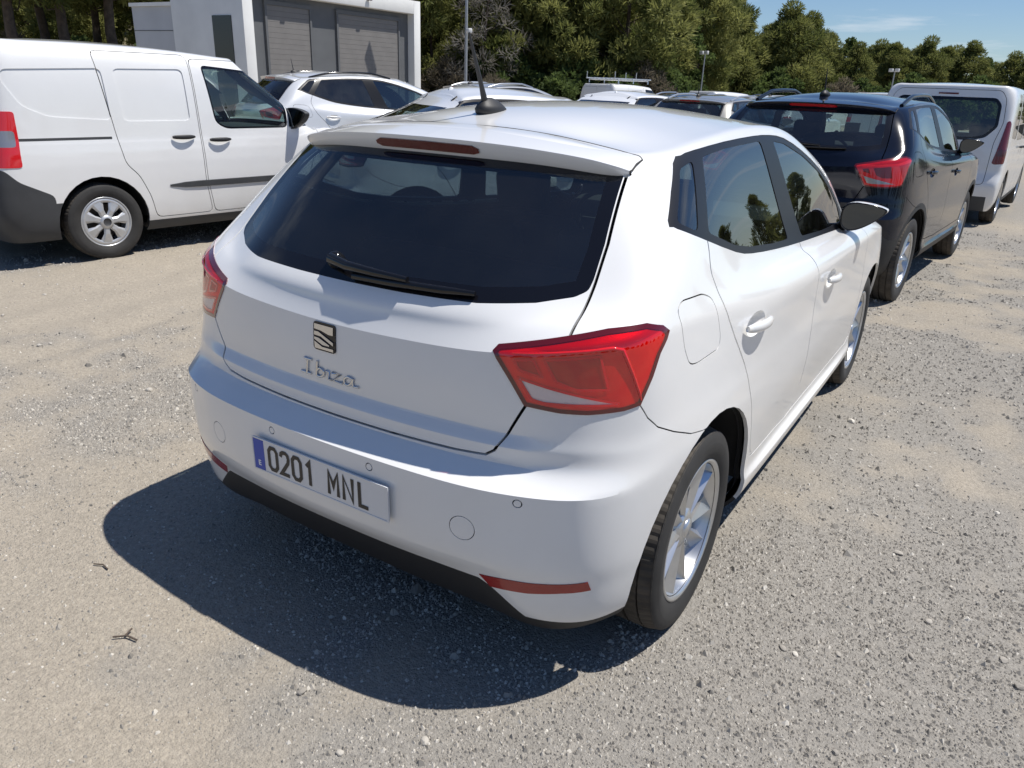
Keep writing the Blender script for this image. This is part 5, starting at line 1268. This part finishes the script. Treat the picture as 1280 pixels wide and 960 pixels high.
def tree(name, tm, cm, x, y, s, rz, label, group, kind_cat='tree'):
    o = thing(name, label, kind_cat, group, (x, y, gz(x, y)), rz); o.scale = (s, s, s)
    a = bpy.data.objects.new('trunk', tm); COL.objects.link(a); a.parent = o
    b = bpy.data.objects.new('crown', cm); COL.objects.link(b); b.parent = o; return o
def spot(px, d):
    """ground point straight below the line of sight to the horizon at column px, d metres ahead along the view"""
    yh = 77.6+.0395*px; v = fw+rt*((px-640)/FPX)-up*((yh-480)/FPX); p = CAM_POS+v*d
    return p.x, p.y
# ------------------------------------------------------------------ vehicles
def place(lx, ly, wx, wy, rz):
    c, s = math.cos(rz), math.sin(rz); return (wx-(lx*c-ly*s), wy-(lx*s+ly*c), 0)
def warp(zs, zt, ky, kx=1.0, rake=0.0):
    def W(p):
        z = float(np.interp(p[2], zs, zt)); y = p[1]*ky
        if rake: y += rake*max(0, p[2]-.98)*math.exp(-((p[1]-.35)/.55)**2)
        return (p[0]*kx, y, z)
    return W
ZK = [0, .2, .3, .62, .85, .95, 1.04, 1.2, 1.36, 1.445]
def dup(root, label, loc, rz, swap=None, scale=None, group=None, skip=()):
    """copy of a vehicle with copies of its parts and their pieces; swap changes the paint"""
    def cp(o, par):
        if any(o.name.split('.')[0] == k for k in skip): return None
        c = o.copy(); COL.objects.link(c); c.parent = par
        if swap and o.type == 'MESH':
            for i, m in enumerate(o.data.materials):
                if m in swap: c.material_slots[i].link = 'OBJECT'; c.material_slots[i].material = swap[m]
        for ch in o.children: cp(ch, c)
        return c
    c = cp(root, None); c['label'] = label; c.location = (loc[0], loc[1], gz(*loc)); c.rotation_euler = (0, 0, rz); c.scale = scale or (1, 1, 1)
    if group: c['group'] = group
    elif 'group' in c: del c['group']
    return c
CG = 'cars parked on the gravel lot'; VG = 'white vans parked on the gravel lot'
hero = thing('parked_car', 'white five-door hatchback filling the foreground, plate 0201 MNL on its rear bumper', 'car', CG)
hsh = build_hatch(hero, MT['white'])
number_plate(hero, (.0, -.012, .516), .52, .106, R(1)); hatch_badges(hero, hsh)
WA = warp(ZK, [0, .27, .36, .69, .95, 1.06, 1.155, 1.31, 1.455, 1.525], 1.015)
rz = R(-4.6)
navy = thing('parked_car', 'dark navy crossover with black roof rails, parked right ahead of the foreground hatchback', 'car', CG, place(.86, .695, .819, 5.507, rz), rz)
build_hatch(navy, MT['navy'], WA, arch=(.70, .345, .395), fwy=3.29, black_skirt=True, clear_lamp=True, level=2, hero=False, Rt=.338, rails=True)
rz = R(-3.7)
mpv = thing('parked_van', 'white people carrier with tall red tail lamp and wide rear window beyond the navy crossover', 'van', VG, place(.91, .76, 1.23, 10.92, rz), rz)
build_van(mpv, MPV, MT['white']); mpv.scale = (.90, .95, .95); mpv.location.x += .13; mpv.location.y += .30
rz = R(-7)
van = thing('parked_van', 'white panel van at the left edge with black bumper and silver wheel covers', 'van', VG, place(.87, .835, -4.99, 2.36, rz), rz)
build_van(van, VAN, MT['white'])
WS = warp(ZK, [0, .28, .38, .73, 1.0, 1.10, 1.20, 1.40, 1.57, 1.66], 1.09, 1.03)
suv = thing('parked_car', 'pearl white sport utility car with dark privacy windows, behind the bonnet of the panel van', 'car', CG, (-8.35, 6.5, 0), R(-19)); suv.scale = (1, 1, .935)
build_hatch(suv, MT['silver'], WS, arch=(.745, .36, .42), fwy=3.5, level=2, hero=False, Rt=.36, rails=True, privacy=True)
WF = warp(ZK, [0, .2, .3, .62, .86, .97, 1.04, 1.19, 1.34, 1.435], 1.10, 1.0, 1.7)
fast = thing('parked_car', 'low white fastback with shark fin aerial, peeking over the left of the foreground roof', 'car', CG, (-3.9, 3.7, 0), R(-34)); fast.scale = (.96, .96, 1.01)
build_hatch(fast, MT['white2'], WF, arch=(.74, .312, .385), fwy=3.55, level=2, hero=False, fin=True, dark_lamp=True)
Wh, Nv, Sv = MT['white'], MT['navy'], MT['silver']
dup(navy, 'grey crossover with red brake light bar and silver rails just beyond the hatchback roof', spot(846, 12.2), R(-7), {Nv: MT['grey'], MT['gloss']: MT['alloy']}, (1, 1, .955), CG)
dup(navy, 'black car with pale roof rails left of the grey crossover', spot(822, 15.5), R(-9), {Nv: MT['dark'], MT['gloss']: MT['alloy']}, (1, 1, .97), CG)
dup(fast, 'white low car whose curved roof shows between the roof aerial and the ladder van', spot(700, 12.6), R(-16), None, (1, 1, 1.02), CG)
dup(navy, 'silver car with bright roof rails in front of the tall lamp post', spot(548, 15.0), R(-14), {Nv: MT['silver2'], MT['gloss']: MT['alloy']}, (1, 1, 1.0), CG)
dup(hero, 'bright red car far off, left of the ladder van', spot(694, 41), R(-6), {Wh: MT['red']}, (1, 1, 1.09), CG, ('number_plate', 'emblem', 'model_script'))
dup(suv, 'white car with roof rails between the far windowed van and navy crossover', spot(946, 19), R(-8), {Sv: Wh}, (1, 1, .92), CG)
rack = dup(van, 'white panel van carrying a ladder rack on its roof, in front of the pines', spot(742, 27), R(-16), None, (1, 1, 1.02), VG)
b = MB()
for y in (.5, 1.3, 2.1): b.tube([(-.70, y, 1.75), (-.70, y, 1.86), (.70, y, 1.86), (.70, y, 1.75)], .022, 6)
for x in (-.66, -.3, .1, .5, .66): b.tube([(x, .3, 1.90), (x, 2.3, 1.90)], .020, 6)
for x, y in ((-.68, .35), (.66, .35), (-.2, 1.9), (.3, 1.9)): b.tube([(x, y, 1.88), (x, y, 2.12)], .018, 6)
b.build('ladder_rack', MT['alloy'], rack, autosmooth=40)
dup(van, 'plain white van in the far row below the twin floodlight post', spot(872, 31), R(-24), None, (1, 1, .97), VG)
dup(van, 'white van roof showing just left of the people carrier, beyond the navy crossover', spot(1094, 26), R(-6), None, (1, 1, 1.05), VG)
dup(suv, 'white car in the far row, farthest right before the white van roof', spot(1010, 38), R(-20), {Sv: Wh}, (1, 1, .95), CG)
# ------------------------------------------------------------------ the lot and what surrounds it
ground(); gravel()
def twig(name, label, pts, r):
    b = MB()
    for p in pts: b.tube([(x, y, float(relief(np.array(x), np.array(y)))+z) for x, y, z in p], r, 6)
    o = b.build(name, MT['bark'], autosmooth=40); tag(o, label, 'twig'); return o
twig('fallen_twig', 'dark forked twig lying on the pale gravel at lower left', [[(-.47, -.40, .008), (-.44, -.375, .010), (-.40, -.37, .007)], [(-.445, -.377, .010), (-.455, -.35, .012)]], .0028)
twig('fallen_twig', 'thin straight dark twig on the gravel left of the car shadow', [[(-.86, -.23, .006), (-.83, -.215, .007), (-.795, -.22, .005)]], .0024)
# white service building with grey roller doors
F2 = Vector((fw.x, fw.y, 0)).normalized(); R2 = Vector((F2.y, -F2.x, 0))
pl = Vector((*spot(303, 19.6), 0)); pr_ = Vector((*spot(520, 25.2), 0)); ax = (pr_-pl).normalized(); nb = Vector((-ax.y, ax.x, 0)); Lb = (pr_-pl).length
zb = gz(pl.x, pl.y)-.1
bd = thing('service_building', 'white flat-roofed building with grey roller doors in a white portal frame, behind the panel van', 'building', None, (pl.x, pl.y, zb), math.atan2(ax.y, ax.x))
MT['bwhite'] = mat('white_render', (.72, .72, .70), .8, noise=(1.2, .07), bump=(60, .15, .004)); MT['bgrey'] = mat('grey_cladding', (.115, .12, .125), .7, noise=(2, .08)); MT['bdoor'] = mat('roller_door', (.19, .18, .17), .6, noise=(3, .06)); MT['bpale'] = mat('pale_panel', (.50, .50, .50), .75, noise=(1.1, .06)); MT['bdark'] = mat('dark_window', (.02, .02, .022), .15)
Hb = 4.0
m = MB(); m.box((Lb/2, 3.50, 1.65), (Lb-.12, 1.8, 3.30)); m.build('wall', MT['bpale'], bd, bevel=.01)
m = MB(); m.box((Lb/2, 3.52, 3.345), (Lb-.02, 1.84, .09)); m.build('roof', MT['bwhite'], bd)
for x in (.16, Lb-.16):
    m = MB(); m.box((x, 1.2, Hb/2), (.32, 2.8, Hb)); m.build('portal_frame', MT['bwhite'], bd, bevel=.012)
m = MB(); m.box((Lb/2, 1.2, Hb-.19), (Lb-.64, 2.8, .38)); m.build('portal_frame', MT['bwhite'], bd, bevel=.012)
m = MB(); m.box((Lb/2, .12, (Hb-.38)/2), (Lb-.64, .12, Hb-.38)); m.build('wall_panel', MT['bgrey'], bd)
for x0, x1 in ((.95, 2.45), (3.55, Lb-.85)):
    m = MB(); zt = Hb-.62; ns = 26
    for k in range(ns): m.box(((x0+x1)/2, .045, zt*(k+.5)/ns), (x1-x0, .03, zt/ns-.004))
    o = m.build('roller_door', MT['bdoor'], bd); 
    f = MB(); f.box((x0-.035, .03, zt/2), (.07, .06, zt)); f.box((x1+.035, .03, zt/2), (.07, .06, zt)); f.box(((x0+x1)/2, .03, zt+.05), (x1-x0+.14, .06, .10)); f.build('door_frame', MT['bgrey'], o)
for y0, z0, z1 in ((1.9, 1.2, 2.95), ):
    m = MB(); m.box((-.006, .60, 1.55), (.03, .72, 3.0)); m.build('window', MT['bdark'], bd)
for k, z in enumerate((.9, 1.8, 2.7)):
    m = MB(); m.box((.058, 3.5, z), (.012, 1.78, .02)); m.build('panel_joint', MT['bgrey'], bd)
for x in (1.7, 4.6):
    m = MB(); m.box((x, -.235, Hb-.13), (.10, .07, .06)); m.box((x, -.27, Hb-.15), (.16, .06, .09)); m.build('flood_light', MT['gplastic'], bd, bevel=.01)
for x in (Lb-.55,):
    m = MB(); m.box((x, .04, 1.55), (.10, .05, .14)); m.box((x+.16, .04, 1.55), (.08, .05, .12)); m.build('control_box', MT['bwhite'], bd, bevel=.008)
# lamp posts
def lamp_post(px, d, h, label, head):
    x, y = spot(px, d); o = thing('lamp_post', label, 'lamp post', None, (x, y, gz(x, y)), R(-30))
    m = MB(); m.tube([(0, 0, -.1), (0, 0, h*.5), (0, 0, h)], [.055, .045, .035], 10); m.build('post', MT['post'], o)
    m = MB(); m.box((0, 0, .14), (.26, .26, .04)); m.lathe([(0.0, .075), (.25, .07), (.27, .05)], 14, axis='z'); m.build('base', MT['post'], o, bevel=.006)
    if head == 'cam':
        m = MB(); m.tube([(0, 0, h*.47), (.16, 0, h*.47)], .02, 6); m.box((.22, 0, h*.47-.03), (.20, .13, .13)); m.build('camera_box', MT['bwhite'], o, bevel=.02)
        m = MB(); m.tube([(0, 0, h), (0, -.5, h+.12)], .03, 8); m.box((0, -.75, h+.13), (.22, .6, .08)); m.build('lamp_head', MT['post'], o, bevel=.02)
    else:
        m = MB(); m.tube([(-.24, 0, h), (.24, 0, h)], .02, 6); m.build('crossbar', MT['post'], o)
        for s_ in (-1, 1):
            m = MB(); m.box((s_*.2, -.07, h+.06), (.24, .12, .17)); m.build('flood_light', MT['bwhite'], o, bevel=.015)
        m = MB(); m.box((.08, -.02, h*.45), (.14, .14, .14)); m.build('camera_box', MT['bwhite'], o, bevel=.015)
    return o
MT['post'] = mat('galvanised_steel', (.36, .37, .38), .45, metal=.5)
lamp_post(582, 24, 6.6, 'tall galvanised lamp post standing behind the hatchback aerial', 'cam')
lamp_post(876, 42, 3.6, 'short post with twin floodlights above the far white windowed van', 'twin')
lamp_post(1112, 44, 3.2, 'short floodlight post above the white van roof at right', 'twin')
# pines: a few crown builds, each tree its own object
MT['drygrey'] = leaf_mat('grey_twigs', (.16, .15, .13), (.30, .28, .25))
PV = [tree_meshes(11, 8, 2.5, .10, 60, 420, .24, MT['pine']), tree_meshes(12, 8, 2.2, .16, 54, 420, .22, MT['pine']), tree_meshes(13, 8, 2.9, .12, 64, 400, .25, MT['pine'], .03), tree_meshes(14, 8, 2.0, .08, 50, 260, .20, MT['pine2'], wd=.4)]
TV = [tree_meshes(21, 11, 2.6, .34, 54, 330, .28, MT['pine'], .02), tree_meshes(22, 11, 2.3, .40, 50, 330, .28, MT['pine'], -.02)]
BV = [tree_meshes(31, 6, 1.7, .10, 40, 110, .26, MT['drygrey'], wd=.05)]
SV = [tree_meshes(41, 2.4, 1.5, .05, 26, 260, .15, MT['pine2'], wd=.35), tree_meshes(42, 2.0, 1.4, .05, 24, 260, .16, MT['dry'], wd=.12)]
rgt = np.random.default_rng(5)
def hill():
    vs = []; fs = []; nx, ny = 60, 16
    for j in range(ny+1):
        for i in range(nx+1):
            px = -500+i*1180/nx; d = 38+j*5.5; x, y = spot(px, d); e = min(1, max(0, (655-px)/260)); t = j/ny
            z = gz(x, y)-.4+13*(t**.9)*e+(.9*float(vnoise(np.array(x), np.array(y), .16, 31))+.5*float(vnoise(np.array(x), np.array(y), .5, 32)))*e*min(1, t*4)
            vs.append((x, y, z))
    for j in range(ny):
        for i in range(nx): fs.append((j*(nx+1)+i, j*(nx+1)+i+1, (j+1)*(nx+1)+i+1, (j+1)*(nx+1)+i))
    o = raw('hill', vs, fs, mat('dry_slope', (.15, .13, .08), .95, noise=(.35, .45), bump=(1.5, .8, .3)), None, True); o['kind'] = 'structure'; return o
hill_o = hill()
hbvh = BVHTree.FromObject(hill_o, bpy.context.evaluated_depsgraph_get())
def hz_(x, y):
    h = hbvh.ray_cast(Vector((x, y, 60)), Vector((0, 0, -1))); return max(gz(x, y), h[0].z if h[0] else -9)
right_row = [(540,40,7.0,1),(562,45,8.5,0),(590,44,9,2),(632,40,8.6,0),(668,42,9.2,2),(700,40,9.0,1),(735,44,9.6,0),(768,41,9.2,2),(800,46,9.6,1),(822,52,9.4,0),(850,47,6.6,3),(868,50,10.3,1),(890,55,9.2,2),(915,56,7.2,0),(932,58,5.6,3),(955,57,6.6,1),(980,56,7.6,2),(1003,58,7.4,0),(1026,60,6.4,1),(1050,62,6.0,3),(1066,60,5.7,0),(1090,64,6.0,2),(1108,62,6.0,1),(1132,63,5.6,0),(1152,62,6.2,2),(1172,64,6.0,1),(1200,62,6.2,0),(1222,66,5.2,3),(1252,64,5.5,2),(1275,62,5.3,1),(1300,60,5.8,0),
  (650,52,10.5,1),(720,56,11.5,0),(785,58,11.5,2),(1015,70,7.0,2),(1080,72,6.2,0),(1120,72,6.2,1),(1185,74,6.4,2),(960,70,7.6,0),(900,66,9.8,1),(1235,72,5.2,0)]
LB = ['bushy green pine in the row beyond the parked cars', 'olive pine with rounded clumps in the row beyond the parked cars', 'broad pine leaning slightly in the row beyond the parked cars', 'dark green broadleaf tree between the pines']
def n3(px):
    for a, t in ((555, 'right of the white building'), (582, 'left of the tall lamp post'), (660, 'right of the tall lamp post'), (716, 'above the ladder van'), (790, 'above and right of the ladder van'), (845, 'left of the twin floodlight post'), (905, 'behind the twin floodlight post'), (960, 'right of the twin floodlight post'), (1020, 'tallest crown against the blue sky'), (1075, 'above the aerial of the navy crossover'), (1125, 'by the right floodlight post'), (1180, 'above the people carrier'), (1240, 'above the people carrier roof end'), (2000, 'at the right edge of the photo')):
        if px < a: return t
seen = {}
for px, d, h, v in right_row:
    x, y = spot(px, d); tm, cm = PV[v]; kind = ('bushy green pine', 'olive pine with rounded clumps', 'broad spreading pine', 'dark green broadleaf tree')[v]
    far = ', in the back rank' if d > 65 or (px in (650, 720, 785)) else ''
    lab = '%s %s%s' % (kind, n3(px), far); seen[lab] = seen.get(lab, 0)+1
    tree('pine_tree' if v < 3 else 'broadleaf_tree', tm, cm, x, y, h/8, rgt.uniform(0, 6.28), lab if seen[lab] == 1 else lab.replace('pine', 'pine, right-hand of its pair,'), 'pines beyond the parked cars')
left = [(-60,30,11.5,0),(-10,34,12,1),(28,27,11,0),(60,36,12.5,1),(92,29,11.5,0),(120,38,12,1),(150,30,12,1),(178,40,13,0),(215,36,12,1),(250,42,13,0),(290,38,12.5,1),(330,44,13,0),(372,39,12,1),(410,45,13,0),(448,40,12,1),(486,44,12.5,0),(520,38,11.5,0),(575,47,12,0)]
for k, (px, d, h, v) in enumerate(left):
    x, y = spot(px, d); tm, cm = TV[v]
    w = 'above the rear of the panel van' if px < 60 else 'above the cab of the panel van' if px < 165 else 'behind the white building wing' if px < 300 else 'behind the white building front' if px < 500 else 'between the white building and the lamp post'
    tree('pine_tree', tm, cm, x, y, h/11, rgt.uniform(0, 6.28), '%s tall pine, %s of the wood, %s' % (('left-leaning', 'right-leaning')[v], 'front' if d < 35 else 'middle' if d < 41 else 'back', w), 'pines of the shaded wood at left').location.z = hz_(x, y)
def hill_label(px, d, v, k):
    w = 'at the far left' if px < 40 else 'over the panel van' if px < 170 else 'behind the white building wing' if px < 300 else 'over the white building front' if px < 500 else 'left of the tall lamp post'
    return '%s, %s on the wooded slope, %s' % (('Bushy', 'Broad', 'Slim')[(0, 2, 1).index(v)].lower()+' pine', 'low' if d < 57 else 'midway' if d < 68 else 'high', w)
for k in range(26):
    px = -520+(k*29.3) % 430; d = 42+((k*7) % 11)*3.6; x, y = spot(px, d); v = (0, 2, 1)[k % 3]
    tree('pine_tree', *PV[v], x, y, .85+.35*((k*5) % 7)/6, k*1.9, 'pine of the wood that runs on beyond the left edge of the photo', 'pines beyond the left edge').location.z = hz_(x, y)-.2
for k in range(44):
    px = -90+(k*16.7) % 735; d = 46+((k*7) % 11)*3.2; x, y = spot(px, d); v = (0, 2, 1)[k % 3]
    tree('pine_tree', *PV[v], x, y, .75+.35*((k*5) % 7)/6, k*2.3, hill_label(px, d, v, k), 'pines up the wooded slope').location.z = hz_(x, y)-.2
for k, (px, d, h, v, lab) in enumerate([(604,38,7.0,0,'grey leafless-looking tree right of the tall lamp post')]):
    x, y = spot(px, d); tree('dry_tree', *BV[0], x, y, h/6, k*2.1, lab, None)
for k in range(28):
    px = -60+k*27; d = 27+((k*7) % 5)*2.6 if px < 290 else 36+((k*7) % 5)*2
    x, y = spot(px, d); v = k % 2
    tree('shrub', *SV[v], x, y, .8+.5*((k*5) % 4)/3, k*1.7, '%s %s shrub at the foot of the wood, %s' % (('low', 'middling', 'tall', 'fullest')[(k*5) % 4], 'dark green' if v == 0 else 'dry brown', 'over the van rear' if px < 90 else 'over the van cab' if px < 200 else 'behind the white building' if px < 450 else 'by the tall lamp post'), 'green undergrowth shrubs' if v == 0 else 'dry undergrowth shrubs', 'shrub')
for k in range(34):
    px = 612+k*21; d = 37+((k*5) % 4)*2 if px < 850 else 52+((k*5) % 4)*2; x, y = spot(px, d)
    tree('shrub', *SV[0 if k % 3 else 1], x, y, .9+.5*((k*3) % 4)/3, k*1.3, ('%s dark green shrub under the pines, %s' % (('low', 'middling', 'tall', 'fullest')[(k*3) % 4], n3(px)) if k % 3 else '%s dry brown shrub under the pines, %s' % (('low', 'middling', 'tall', 'fullest')[(k*3) % 4], n3(px))), 'shrubs under the pines' if k % 3 else 'dry shrubs under the pines', 'shrub')
# the same belt of pines goes on round the right of the lot
for k in range(32):
    a = R(5+k*6.6); d = float(np.interp(k, [0, 9, 31], [56, 31, 26]))+4*(k % 3); x, y = 1.4+d*math.sin(a), -1.3+d*math.cos(a)
    tm, cm = PV[k % 3]; tree('pine_tree', tm, cm, x, y, (.34 if 2 < k < 11 else .55)+.06*(k % 4), k*1.1, 'pine of the belt that closes the lot on the right, outside the photo', 'pines closing the right of the lot')
